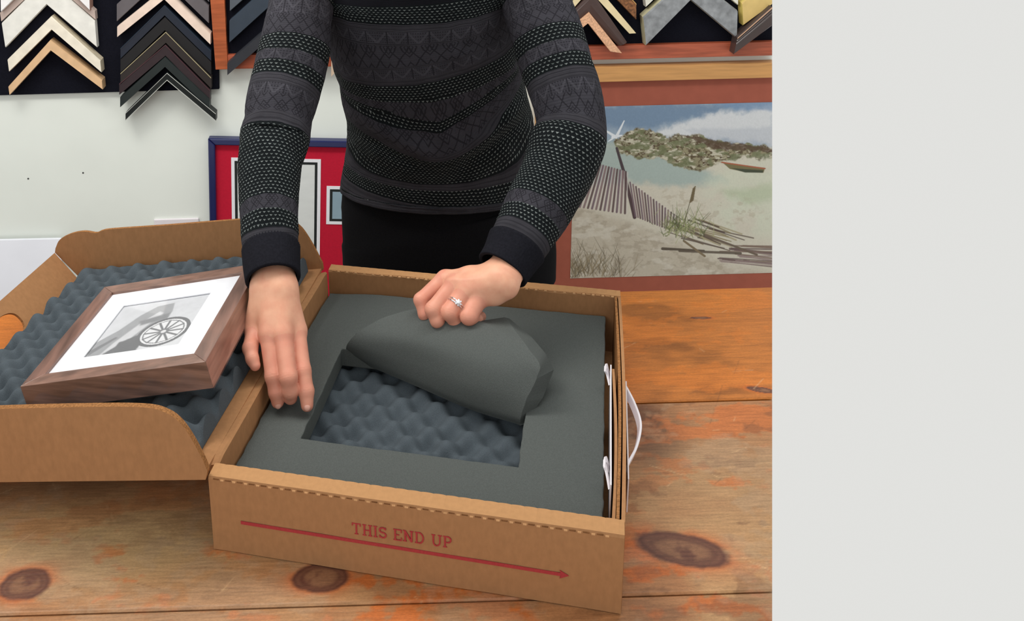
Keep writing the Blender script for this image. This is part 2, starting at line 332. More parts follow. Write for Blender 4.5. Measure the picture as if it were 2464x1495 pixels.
# ------------------------------------------------------------------ the work table
KN = [(62, 1405, .030, .024, 0.), (772, 1390, .034, .022, .0), (1643, 1322, .056, .026, -.3), (1832, 938, .022, .007, -.3), (1686, 765, .018, .004, -.05), (180, 1128, .02, .012, 0)]
def wood(x, y, top):
    g = fbm(x*9, y*150, 3); g2 = fbm(x*3+fbm(x*5, y*9, 5)*1.2, y*26, 9)
    if top:
        c = lin((168, 100, 42))[None]*(1+0*x[:, None]); c = c*(1-g2[:, None])*1.15+lin((200, 122, 52))*g2[:, None]*.9
        c = c*(.82+.36*g[:, None]); m = sstep(.56, .72, fbm(x*7, y*16, 21)); c = c*(1-.35*m[:, None])
    else:
        c = lin((166, 116, 76))+0*x[:, None]
        c = c*(.8+.4*g[:, None]); pal = sstep(.42, .62, fbm(x*4+1, y*7, 31))
        c = c*(1-pal[:, None]*.6)+lin((184, 148, 104))*pal[:, None]*.6
    def blend(c, m, col): m = np.clip(m, 0, 1)[:, None]; return c*(1-m)+lin(col)*m
    def at(u, v): p = V(u, v, 0); return p[0], p[1]
    if not top:
        x1, y1 = at(60, 1250); x2, y2 = at(480, 1330)
        a = np.exp(-(((x-at(260, 1300)[0])/.2)**2+((y-at(260, 1300)[1])/.075)**2)**1.5); c = blend(c, a*.85*sstep(.2, .5, fbm(x*12, y*22, 41)+.15), (186, 156, 112))
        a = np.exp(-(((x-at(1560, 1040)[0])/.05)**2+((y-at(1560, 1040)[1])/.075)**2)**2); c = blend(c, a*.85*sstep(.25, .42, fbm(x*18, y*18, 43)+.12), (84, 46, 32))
        a = np.exp(-(((x-at(250, 1150)[0])/.3)**2+((y-at(250, 1150)[1])/.035)**2)**1.5); c = blend(c, a*.6, (142, 114, 84))
        a = np.exp(-(((x-at(1740, 1130)[0])/.1)**2+((y-at(1740, 1130)[1])/.1)**2)**1.3); c = blend(c, a*.5, (160, 128, 92))
    hf = .30*(fbm(x*90, y*110, 57, 5)-.5)+.16*(fbm(x*30, y*60, 58)-.5); om = sstep(.50, .60, fbm(x*8, y*20, 51)+hf); edge = 1. if top else None
    if not top:
        bandw = np.exp(-((y-.905)/.05)**2)*.9+np.exp(-((y-.83)/.05)**2)*.9+.25+.5*sstep(.3, .45, x)
        c = blend(c, om*np.clip(bandw, 0, 1)*.9, (192, 104, 46))
        dk = sstep(.54, .64, fbm(x*14, y*30, 61)+hf); c = blend(c, dk*(.22+.25*sstep(.2, .35, x)), (110, 72, 48)); gy = sstep(.5, .62, fbm(x*11, y*14, 67)+hf); c = blend(c, gy*.35, (172, 146, 116))
    else: c = blend(c, om*.35, (214, 120, 40))
    for (u, v, rx, ry, an) in KN:
        kx, ky = at(u, v); dx, dy = x-kx, y-ky; ca, sa = math.cos(an), math.sin(an); ex = (dx*ca+dy*sa)/rx; ey = (-dx*sa+dy*ca)/ry
        rr = np.sqrt(ex**2+ey**2)+.18*(fbm(x*60, y*60, 71)-.5)
        halo = np.exp(-np.clip(rr-1, 0, 9)*3.5)
        c = blend(c, halo*.55*sstep(.35, .6, fbm(x*25, y*40, 73)+.1), (200, 96, 34))
        c = blend(c, sstep(1.06, .84, rr+.1*(fbm(x*120, y*120, 75)-.5)), (92, 54, 42)); c = blend(c, (rr < .95)*(.5+.5*np.sin(rr*26+fbm(x*40, y*40, 76)*3))*.35, (134, 92, 68)); c = blend(c, sstep(.75, .35, rr)*.7*sstep(.35, .6, fbm(x*50, y*50, 77)+.08), (146, 104, 74))
    # scratches
    rs = np.random.default_rng(8)
    for k in range(170):
        sx, sy = rs.uniform(-.6, .7), rs.uniform(.86, 1.5); an = rs.uniform(-1.2, 1.2); L = rs.uniform(.004, .03)*(1+(k % 9 == 0))
        d = np.abs((x-sx)*math.sin(an)-(y-sy)*math.cos(an)); t = np.abs((x-sx)*math.cos(an)+(y-sy)*math.sin(an))
        nz = np.nonzero((d < .0014) & (t < L))[0]
        if len(nz): m_ = ((1-d[nz]/.0014)*sstep(.3, .5, fbm(x[nz]*150, y[nz]*150, k))*.4)[:, None]; c[nz] = c[nz]*(1-m_)+lin((214, 176, 130) if k % 3 else (96, 60, 38))*m_
    return np.clip(c, 0, 1)
M['plank_top'] = paint_mat('old_table_wood', .42, .35, .2, 30, (1, 10, 1), .25, var2=.16)
table = empty('work_table', 'large old wooden work table of scarred planks under the open box', 'table', (-.2, 1.05, -.9))
ZT = 0.
def plank(y0, y1, top):
    x0 = -1.0; st = .002; ny = int((y1-y0)/st)+1; nx = 1100
    ys = np.linspace(y0, y1, ny); vs = []
    for y in ys:
        xs = x0+(xend(y, 0)-x0)*np.linspace(0, 1, nx); e = min(y-y0, y1-y, .003)/.003
        zz = -(1-e)**2*.0018+.0006*(fbm(xs*6, xs*0+y*20, 2)-.5)
        vs.append(np.c_[xs, np.full(nx, y), zz])
    top_v = np.vstack(vs); top_v[:, 2] -= top_v[:, 2].max(); c = wood(top_v[:, 0], top_v[:, 1], top)
    fs = grid_faces(ny, nx); n = len(top_v); ring = list(range(nx))+[i*nx+nx-1 for i in range(1, ny)]+[(ny-1)*nx+i for i in range(nx-2, -1, -1)]+[i*nx for i in range(ny-2, 0, -1)]
    low = top_v[ring].copy(); low[:, 2] = -.04
    k = len(ring); fs += [(ring[(i+1) % k], ring[i], n+i, n+(i+1) % k) for i in range(k)]; fs.append(tuple(range(n, n+k)))
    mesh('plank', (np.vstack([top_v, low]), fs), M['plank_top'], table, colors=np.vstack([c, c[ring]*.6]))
plank(.62, .8675, False); plank(.8695, 1.1965, False); plank(1.1995, 1.5, True)
M['table_leg'] = mat('table_underframe', (120, 76, 42), .5, .15, 20)
mesh('apron', box(-1.15, .4, .7, .725, -.14, -.04), M['table_leg'], table); mesh('apron', box(-1.15, .6, 1.4, 1.425, -.14, -.04), M['table_leg'], table)
for (x, y) in ((-1.15, .66), (.2, .66), (-1.15, 1.38), (.5, 1.38)): mesh('leg', box(x, x+.07, y, y+.07, -.9, -.04), M['table_leg'], table, bevel=.004)

# ------------------------------------------------------------------ the cardboard shipping box
TH = -.2361; O = np.array([-.2014, .9515, 0]); E1 = np.array([math.cos(TH), math.sin(TH), 0]); E2 = np.array([-math.sin(TH), math.cos(TH), 0]); E3 = np.array([0, 0, 1.])
def B(x, y, z): return O+x*E1+y*E2+z*E3
def Bm(vf): return [B(*p) for p in vf[0]], vf[1]
def toB(Q): Q = np.array(Q)-O; return np.array([Q@E1, Q@E2, Q[2]])
bx = empty('shipping_box', 'open brown corrugated shipping box with red print, centre of the table', 'box', tuple(O+E3*.0005), TH)
def bpart(name, vf, mats, parent=bx, **k): return mesh(name, Bm(vf), mats, parent, **k)
BW, BD, BH = .46, .497, .1
bpart('bottom_panel', box(.004, BW-.004, .004, BD-.004, .001, .005), M['kraft'])
def roll_wall(name, y0, y1, xl, xr, inner_low):
    """double wall folded over the top, scalloped score line on the folded strip"""
    n = 330; xs = np.linspace(xl, xr, n); per = .0142; ph = (xs/per) % 1; s = np.abs(np.sin(np.pi*ph))**.5*.0016; rr = .004*np.clip(1-(xs-xl)/.006, 0, 1)
    wob = (.0008*np.sin(xs*21+y0*9)+.0006*np.sin(xs*63))*(.25 if y1 > y0 and y0 == 0 else 1)
    prof = [(y0, .001), (y0, BH*.5), (y0-.0005, BH-.003), (y0+.0008, BH+.0002), (y1-.001, BH+.0015), (y1, BH-.0005), (y1+.0003, BH-.006), (y1, inner_low)]
    vs = []
    for i, x in enumerate(xs):
        for k, (y, z) in enumerate(prof):
            yy = y; 
            if y1 > y0: yy = y+(s[i]*(1 if k in (4, 5, 6) else 0))
            else: yy = y
            if k == 0: z = z+.0015*max(0, fbm(np.array([x*60.]), np.array([y0*7]), 3)[0]-.55)*8*0
            vs.append((x, yy+wob[i]*(k < 4), z-(.0006*s[i]/.0016 if k in (4, 5) else 0)))
    m = len(prof); fs, fm = [], []
    for i in range(n-1):
        for k in range(m-1):
            a = i*m+k; fs.append((a, a+m, a+m+1, a+1)); fm.append(1 if k in (3, 4) else 0)
        a = i*m; fs.append((a, a+m-1, a+2*m-1, a+m)); fm.append(0)
    fs += [tuple(range(m)), tuple(range((n-1)*m+m-1, (n-1)*m-1, -1))]; fm += [2, 2]
    # score-line slots and pale torn tips along the outer fold
    x = xl+.006; parts = []
    yo = y0 if y1 > y0 else y1
    while x < xr-.014:
        w = bcount = .0066
        if y1 > y0 and name == 'front_wall':
            b = box(x, x+w, yo-.0008, yo+.001, BH-.0030, BH-.0016); t = box(x+w+.002, x+.0125, yo-.0008, yo+.001, BH-.0042, BH-.0024)
        else:
            b = box(x, x+w, y0-.0009, y0+.001, BH-.0012, BH-.0004); t = box(x+w+.002, x+.0125, y0-.0012, y0+.001, BH-.0024, BH-.0004)
        for g, mi in ((b, 3 if name == 'front_wall' else 1), (t, 4)):
            o_ = len(vs); vs += [tuple(q) for q in g[0]]; fs += [tuple(i+o_ for i in f) for f in g[1]]; fm += [mi]*len(g[1])
        x += .0142
    return bpart(name, (vs, fs), [M['kraft'], M['kraft_lit'], M['kraft_edge'], M['kraft_dark'], M['kraft_pale']], fmat=fm)
fw = roll_wall('front_wall', 0., .021, 0., BW, .006)
roll_wall('back_wall', BD-.016, BD, .006, BW, .006)
# left wall carries the lid hinge
prof = [(-.009, .092), (-.0075, .0985), (.0005, .1010), (.0030, .099), (.0050, .006), (.002, .001), (-.001, .001), (-.004, .05)]
vs = []; nn = 30
for i in range(nn):
    y = .022+(.478-.022)*i/(nn-1)
    for (x, z) in prof: vs.append((x+.0012*math.sin(y*17), y, z+.001*math.sin(y*25)-(.003 if i in (0, nn-1) and z > .09 else 0)))
m_ = len(prof); fs = grid_faces(nn, m_, True)+[tuple(range(m_)), tuple(range((nn-1)*m_, nn*m_))[::-1]]
bpart('left_wall', (vs, fs), M['kraft'], smooth=False)
# right wall: outer sheet, two inner flaps, handle plate
def bent(x0, x1, y0, y1, z0, z1, k):
    n = 20; vs = []
    for i in range(n):
        y = y0+(y1-y0)*i/(n-1); w = k*math.sin(math.pi*(y-y0)/(y1-y0))
        vs += [(x0+w*.2, y, z0), (x1+w*.2, y, z0), (x1+w, y, z1-.001*math.sin(y*23)), (x0+w, y, z1-.001*math.sin(y*23))]
    return vs, grid_faces(n, 4, True)+[(3, 2, 1, 0), tuple(range((n-1)*4, n*4))]
bpart('right_wall', bent(.4565, .4605, .004, .487, .001, .098, .004), M['kraft'])
bpart('inner_flap', bent(.4515, .4550, .022, .482, .006, .0985, .004), M['kraft_edge'])
bpart('inner_flap', bent(.4475, .4508, .024, .30, .006, .0965, .003), M['kraft'])
hd = [toB(V(u, v, z)) for (u, v, z) in ((1494, 920, .07), (1505, 940, .066), (1523, 975, .062), (1537, 1015, .06), (1538, 1045, .06), (1528, 1085, .06), (1510, 1120, .06), (1499, 1150, .062))]
hcurve = cat(hd, 6)
h = bpart('handle', ribbon(hcurve, (.0015, 0, .0055), .003), M['white_plastic'], bevel=.0008); h['label'] = 'white plastic carrying handle'
bpart('handle_plate', join(box(.4455, .4470, .075, .305, .03, .0985), box(.4655, .467, .105, .292, .04, .085)), M['white_plastic'])
for (ya, yb) in ((.283, .305), (.088, .120)):
    pr_ = [(.4455, yb, .082), (.4435, yb-.003, .088), (.4405, yb-.004, .0985), (.4385, yb-.012, .0995), (.4410, (ya+yb)/2, .094), (.4445, ya, .086)]
    bpart('handle_anchor', ribbon(cat(pr_, 4), (0, .004, .001), .0022), M['white_plastic'])
# print on the front face
ink = []
def ibox(x0, z0, x1, z1, w):
    a, b = np.array([x0, z0]), np.array([x1, z1]); t = (b-a)/np.linalg.norm(b-a); n = np.array([-t[1], t[0]])*w/2
    e_ = .00002*(len(ink) % 23); ink.append(slab([(p[0], -.0010-e_, p[1]) for p in (a-n, b-n, b+n, a+n)], (0, .0006, 0)))
def arc(cx, cz, rx, rz, a0, a1, w, n=10):
    p = [(cx+rx*math.cos(math.radians(a0+(a1-a0)*i/n)), cz+rz*math.sin(math.radians(a0+(a1-a0)*i/n))) for i in range(n+1)]
    for i in range(n): ibox(*p[i], *p[i+1], w)
H_, w1, w2 = .0135, .0018, .0011
def ltr(ch, x, z):
    h = H_
    def st(xx): ibox(xx, z, xx, z+h, w1)
    def sf(xx, zz, L=.0042): ibox(xx-L/2, zz, xx+L/2, zz, w2)
    if ch == 'T': st(x+.005); sf(x+.005, z); ibox(x, z+h, x+.010, z+h, w2); ibox(x+.0005, z+h, x+.0005, z+h-.003, w2); ibox(x+.0095, z+h, x+.0095, z+h-.003, w2); return .0122
    if ch == 'H':
        for q in (.002, .0085): st(x+q); sf(x+q, z); sf(x+q, z+h)
        ibox(x+.002, z+h/2, x+.0085, z+h/2, w2); return .0125
    if ch == 'I': st(x+.002); sf(x+.002, z); sf(x+.002, z+h); return .006
    if ch == 'S':
        arc(x+.0042, z+h*.73, .0034, h*.25, 20, 270, w1*.9); arc(x+.0042, z+h*.25, .0036, h*.25, 90, -160, w1*.9); ibox(x+.0076, z+h*.78, x+.0076, z+h, w2*.8); ibox(x+.0007, z, x+.0007, z+h*.24, w2*.8); return .0098
    if ch == 'E':
        st(x+.002); ibox(x, z, x+.009, z, w2); ibox(x, z+h, x+.009, z+h, w2); ibox(x+.002, z+h/2, x+.0065, z+h/2, w2); ibox(x+.0088, z, x+.0088, z+.0035, w2); ibox(x+.0088, z+h, x+.0088, z+h-.0035, w2); return .0112
    if ch == 'N': st(x+.002); st(x+.0092); ibox(x+.002, z+h, x+.0092, z, w1); sf(x+.0015, z); sf(x+.001, z+h, .003); sf(x+.0092, z+h); return .0128
    if ch == 'D': st(x+.002); ibox(x, z, x+.005, z, w2); ibox(x, z+h, x+.005, z+h, w2); arc(x+.0045, z+h/2, .0048, h/2, 90, -90, w1*.9); return .012
    if ch == 'U': ibox(x+.002, z+h, x+.002, z+h*.35, w1); ibox(x+.0092, z+h, x+.0092, z+h*.35, w1*.8); arc(x+.0056, z+h*.35, .0036, h*.35, 180, 360, w1*.85); sf(x+.002, z+h); sf(x+.0092, z+h); return .0128
    if ch == 'P': st(x+.002); sf(x+.002, z); ibox(x, z+h, x+.005, z+h, w2); ibox(x+.002, z+h*.45, x+.005, z+h*.45, w2); arc(x+.0048, z+h*.725, .0036, h*.275, 90, -90, w1*.9); return .01
    return .0065
xx = .1675
for ch in 'THIS END UP': xx += ltr(ch, xx, .0526+(xx-.1675)*.006)
bpart('red_lettering', join(*ink), M['red_ink'])['label'] = 'red lettering reading THIS END UP'
ink = []; ibox(.036, .0440, .400, .0402, .0040)
ink.append(slab([(.395, -.0012, .0455), (.4045, -.0012, .0402), (.395, -.0012, .0352), (.397, -.0012, .0402)], (0, .0008, 0)))
bpart('red_arrow', join(*ink), M['red_ink'])['label'] = 'long red arrow pointing right'

# lid
AL = .17
def L(a, b, n): return (-a*math.cos(AL)-n*math.sin(AL)-.006, b, .0955-a*math.sin(AL)+n*math.cos(AL))
def Lm(vf): return [B(*L(*p)) for p in vf[0]], vf[1]
LA, LB0, LB1 = .430, .004, .488
lid = mesh('lid', Lm(box(.0, LA, LB0, LB1, 0, .004)), M['kraft'], bx)
def lid_wall(prof2, b, th, n=1):
    return Lm(slab([(a, b, nn) for a, nn in prof2], (0, th, 0)))
fp = [(-.004, .001)]+[(LA, .001), (LA, .094)]+[tuple(p) for p in cat([(.36, .098), (.25, .1005), (.12, .0995), (.05, .0965), (.024, .089), (.010, .076), (.001, .056), (-.006, .030), (-.009, .012)], 5)]
def rimmed(name, prof, b0, th):
    v, f = lid_wall(prof, b0, th); fm = [0, 0]+[1]*(len(f)-2); fm[2] = 0
    return mesh(name, (v, f), [M['kraft'], M['kraft_edge']], lid, fmat=fm)
rimmed('lid_front_wall', fp, -.003, .0075)
bp = [(-.002, .001), (LA-.004, .001), (.4715, .068)]+[tuple(p) for p in cat([(.468, .076), (.455, .091), (.43, .100), (.405, .102), (.384, .0975), (.372, .1005), (.35, .102), (.25, .1005), (.1, .099), (.045, .093), (.022, .08), (.008, .05), (-.003, .012)], 5)]
rimmed('lid_back_wall', bp, LB1-.004, .005)
# far left wall of the lid, leaning out, with a hand slot
cn = lambda t, n: (LA+.6*n, LB0+.01+(LB1-.02-LB0)*t, n)
def farwall():
    K = 96; hc_, hn = .52, .033; vs, fs = [], []
    top = lambda t: .068+.006*(1-t)+.0008*math.sin(t*9)
    for k in range(K):
        q_ = 2*math.pi*k/K; c_, s_ = math.cos(q_), math.sin(q_)
        ht, hh = hc_+.155*math.copysign(abs(c_)**.5, c_), hn+.0205*math.copysign(abs(s_)**.8, s_)
        dt, dn = (ht-hc_), (hh-hn); best = 9
        for lim, o_, d_ in ((1, hc_, dt), (0, hc_, dt), (0.0, hn, dn)):
            if abs(d_) > 1e-9 and (lim-o_)/d_ > 0: best = min(best, (lim-o_)/d_)
        if dn > 0:
            for _ in range(12):
                m_ = (top(min(max(hc_+dt*best, 0), 1))-hn)/dn
                if m_ < best: best = m_
        vs += [(ht, hh), (hc_+dt*best, hn+dn*best)]
    for (t, n) in ((0, 0), (1, 0), (0, 9), (1, 9)):                 # square the corners
        n = top(t) if n == 9 else 0; j = min(range(K), key=lambda k: (vs[2*k+1][0]-t)**2*.2+(vs[2*k+1][1]-n)**2); vs[2*j+1] = (t, n)
    for k in range(K): a = 2*k; b = 2*((k+1) % K); fs.append((a, a+1, b+1, b))
    return [cn(t, n) for t, n in vs], fs
lf = mesh('lid_end_wall', Lm(farwall()), [M['kraft'], M['kraft_edge']], lid)
sm = lf.modifiers.new('solid', 'SOLIDIFY'); sm.thickness = .004; sm.material_offset_rim = 1

# ------------------------------------------------------------------ foam
def eggfield(x0, x1, y0, y1, zb, zm, amp, a, fn, step=.0026, px=0, py=0, name='egg_crate_foam', mt=None, par=None, lab=None, catg=None):
    nx, ny = int((x1-x0)/step)+1, int((y1-y0)/step)+1; X, Y = np.meshgrid(np.linspace(x0, x1, nx), np.linspace(y0, y1, ny), indexing='ij')
    wx = X+.004*(fbm(X*14, Y*14, 4)-.5)*2; wy = Y+.004*(fbm(X*14, Y*14, 14)-.5)*2
    c = np.cos(math.pi*(wx+px)/a)*np.cos(math.pi*(wy+py)/a); pp = .5+.5*c; pp = .6*pp+.4*(1-(1-pp)**2); Z = zm+amp*(pp*2-1)*(.75+.6*vnoise(X/a*.5+3, Y/a*.5, 24))+.0016*(fbm(X*60, Y*60, 27)-.5)
    if zm > .03: Z = Z-.012*np.exp(-((X-x0)/.022)**2)          # squashed where the hand leans on the hinge edge
    top = np.c_[X.ravel(), Y.ravel(), Z.ravel()]; ring = list(range(ny))+[i*ny+ny-1 for i in range(1, nx)]+[(nx-1)*ny+j for j in range(ny-2, -1, -1)]+[i*ny for i in range(nx-2, 0, -1)]
    low = top[ring].copy(); low[:, 2] = zb; n = len(top); k = len(ring)
    fs = grid_faces(nx, ny)+[(ring[i], n+i, n+(i+1) % k, ring[(i+1) % k]) for i in range(k)]+[tuple(range(n, n+k))]
    vf = (np.array([fn(p) for p in np.vstack([top, low])]), fs)
    o = mesh(name, vf, mt, par, smooth=True); 
    md = o.modifiers.new('edges', 'EDGE_SPLIT'); md.split_angle = 1.1
    if lab: setp(o, lab, catg)
    return o
FT = .068
eggfield(.012, .438, .030, .476, .006, .0265, .0085, .0250, lambda p: B(*p), mt=M['foam_blue'], px=.006, py=.010, name='egg_crate_foam', lab='bumpy charcoal egg crate foam lining the bottom of the box, seen in the cut-out', catg='foam')
eggfield(.020, LA-.012, .014, LB1-.012, .005, .034, .0110, .0245, lambda p: B(*L(*p)), mt=M['foam_blue'], px=.008, py=.002, name='egg_crate_foam', lab='bumpy charcoal egg crate foam lying in the open lid under the picture frame', catg='foam')
# flat foam pad with a rectangular hole; soft wavy cut edges
def pad():
    st = .0045; x0, x1, y0, y1, zb = .008, .439, .052, .476, .0395
    hx0, hx1, hy0, hy1 = .070, .340, .122, .320
    xs = np.concatenate([np.linspace(x0, hx0, 14), np.linspace(hx0, hx1, 60)[1:], np.linspace(hx1, x1, 24)[1:]])
    ys = np.concatenate([np.linspace(y0, hy0, 16), np.linspace(hy0, hy1, 56)[1:], np.linspace(hy1, y1, 24)[1:]])
    nx, ny = len(xs), len(ys); idx = {}; vs = []
    def inh(i, j): return hx0-1e-9 <= (xs[i]+xs[i+1])/2 <= hx1 and hy0 <= (ys[j]+ys[j+1])/2 <= hy1
    X, Y = np.meshgrid(xs, ys, indexing='ij')
    Z = FT+.0012*(fbm(X*12, Y*12, 6)-.5)-.006*np.exp(-((X-x0)**2+(Y-y1)**2)/.003)
    # gentle dip where fingers press
    for (u, v) in ((738, 990), (668, 980)):
        q = toB(V(u, v, FT)); Z -= .003*np.exp(-((X-q[0])**2+(Y-q[1])**2)/.0003)
    JX = .0012*(fbm(Y*60, X*0, 8)-.5)*2; JY = .0012*(fbm(X*60, Y*0, 9)-.5)*2
    eX = (np.isclose(X, hx0) | np.isclose(X, hx1) | np.isclose(X, x0) | np.isclose(X, x1)); eY = (np.isclose(Y, hy0) | np.isclose(Y, hy1) | np.isclose(Y, y0) | np.isclose(Y, y1))
    X2 = X+JX*eX; Y2 = Y+JY*eY
    # left cut edge runs slightly inward at the top as in the photo
    top = np.c_[X2.ravel(), Y2.ravel(), Z.ravel()]; bot = np.c_[X.ravel(), Y.ravel(), np.full(X.size, zb)]; n = nx*ny
    fs = []; cell = {}
    for i in range(nx-1):
        for j in range(ny-1):
            if not inh(i, j):
                a = i*ny+j; fs += [(a, a+ny, a+ny+1, a+1), (n+a, n+a+1, n+a+ny+1, n+a+ny)]; cell[(i, j)] = 1
    for (i, j) in cell:
        for di, dj, e in ((-1, 0, (i*ny+j, i*ny+j+1)), (1, 0, ((i+1)*ny+j+1, (i+1)*ny+j)), (0, -1, ((i+1)*ny+j, i*ny+j)), (0, 1, (i*ny+j+1, (i+1)*ny+j+1))):
            if (i+di, j+dj) not in cell: a, b = e; fs.append((a, b, n+b, n+a))
    V_ = np.vstack([top, bot]); used = sorted({k for f in fs for k in f}); mp = {k: q for q, k in enumerate(used)}
    return [B(*V_[k]) for k in used], [tuple(mp[k] for k in f) for f in fs]
o = mesh('foam_pad', pad(), M['foam'], None, bevel=.0015); setp(o, 'flat charcoal foam pad with a rectangular cut-out filling the box', 'foam')
# the cut-out piece, bent up out of the hole and folded back under the hand
rows = [[(842, 862, .044), (990, 925, .044), (1130, 985, .044), (1254, 1024, .050)],
        [(834, 848, .060), (985, 905, .058), (1125, 968, .058), (1254, 1006, .064)],
        [(836, 828, .078), (990, 868, .082), (1135, 925, .086), (1268, 962, .088)],
        [(862, 800, .096), (1000, 822, .108), (1150, 868, .114), (1291, 912, .112)],
        [(915, 768, .112), (1030, 782, .124), (1150, 812, .130), (1298, 878, .126)],
        [(970, 750, .120), (1060, 765, .132), (1160, 778, .136), (1262, 826, .134)],
        [(1004, 742, .121), (1075, 762, .132), (1145, 772, .132), (1213, 764, .131)]]
G = np.array([[V(u, v, z) for (u, v, z) in r_] for r_ in rows])
Gc = np.array([cat(G[i], 12) for i in range(len(G))]); Gc = np.array([cat(Gc[:, j], 8) for j in range(Gc.shape[1])]).transpose(1, 0, 2)
nr, nc = Gc.shape[:2]
du = np.gradient(Gc, axis=1); dv = np.gradient(Gc, axis=0); nrm = np.cross(du, dv); nrm /= np.linalg.norm(nrm, axis=2, keepdims=True)
if nrm[nr//2, nc//2, 1] > 0: nrm = -nrm
tt = np.linspace(0, 1, nr)[:, None, None]; thk = .030*(.55+.45*np.sin(np.pi*np.clip(tt*.9+.12, 0, 1)))
jag = (fbm(np.linspace(0, 9, nr), np.zeros(nr), 5)-.5)*.004
Gc[:, -1] += np.array([1, 0, .2])*jag[:, None]; Gb = Gc-nrm*thk
oe_ = np.array([V(*p_) for p_ in ((1260, 1022, .052), (1276, 1002, .060), (1306, 958, .078), (1333, 890, .096), (1312, 850, .108), (1280, 812, .116), (1226, 767, .118))]); oe = np.array([[np.interp(q_, np.arange(7), oe_[:, k]) for k in range(3)] for q_ in np.linspace(0, 6, nr)])
wc = sstep(nc-14, nc-1, np.arange(nc))[None, :, None]; Gb = Gb*(1-wc)+(oe[:, None, :]+(Gb-Gb[:, -1:])*.6)*wc
vs = np.vstack([Gc.reshape(-1, 3), Gb.reshape(-1, 3)]); n = nr*nc
fs = grid_faces(nr, nc)+[tuple(reversed(f)) for f in grid_faces(nr, nc, off=n)]
ring = list(range(nc))+[i*nc+nc-1 for i in range(1, nr)]+[(nr-1)*nc+j for j in range(nc-2, -1, -1)]+[i*nc for i in range(nr-2, 0, -1)]; k = len(ring)
fs += [(ring[i], ring[(i+1) % k], ring[(i+1) % k]+n, ring[i]+n) for i in range(k)]
o = mesh('foam_flap', (vs, fs), M['foam'], None, smooth=True); o.modifiers.new('es', 'EDGE_SPLIT').split_angle = .45
setp(o, 'cut charcoal foam piece bent up out of the hole and held by a hand', 'foam')

# ------------------------------------------------------------------ wrapped picture frame on the lid foam
RF = np.array([[.9652, .1597, -.2071], [-.1527, .987, .0494], [.2123, -.016, .9771]]); OF = np.array([-.4545, 1.0802, .1348])
def Fm(vf): return [OF+RF@np.array(p, float) for p in vf[0]], vf[1]
FA, FB, FTK, FWD = .2498, .2517, .0364, .0231
M['walnut'] = mat('walnut_moulding', (130, 98, 84), .38, .42, 9, stretch=(1, 9, 16), detail=7, bmp=.2, coat=.5)
M['walnut_v'] = mat('walnut_moulding_side', (124, 92, 80), .38, .42, 9, stretch=(9, 1, 16), detail=7, bmp=.2, coat=.5)
base = OF+RF@np.array([FA/2, FB/2, -FTK])
pf = empty('wrapped_picture_frame', 'small brown wooden picture frame in clear wrap lying on the lid foam', 'picture frame', tuple(base))
q = FWD
for (pts, mt) in (([(0, 0), (FA, 0), (FA-q, q), (q, q)], 'walnut'), ([(FA, 0), (FA, FB), (FA-q, FB-q), (FA-q, q)], 'walnut_v'), ([(FA, FB), (0, FB), (q, FB-q), (FA-q, FB-q)], 'walnut'), ([(0, FB), (0, 0), (q, q), (q, FB-q)], 'walnut_v')):
    mesh('moulding', Fm(slab([(x, y, 0) for x, y in pts], (0, 0, -FTK))), M[mt], pf, bevel=.0006)
mesh('backing_board', Fm(box(q-.004, FA-q+.004, q-.004, FB-q+.004, -.03, -.0075)), M['kraft'], pf)
def framed(x0, x1, y0, y1, w, z, t):
    o_ = [(x0, y0), (x1, y0), (x1, y1), (x0, y1)]; i_ = [(x0+w[0], y0+w[1]), (x1-w[2], y0+w[1]), (x1-w[2], y1-w[3]), (x0+w[0], y1-w[3])]
    return join(*[slab([(*o_[k], z), (*o_[(k+1) % 4], z), (*i_[(k+1) % 4], z), (*i_[k], z)], (0, 0, t)) for k in range(4)])
mesh('mat_board', Fm(framed(q-.002, FA-q+.002, q-.002, FB-q+.002, (.037, .037, .037, .042), -.0055, .0015)), M['mat_white'], pf)

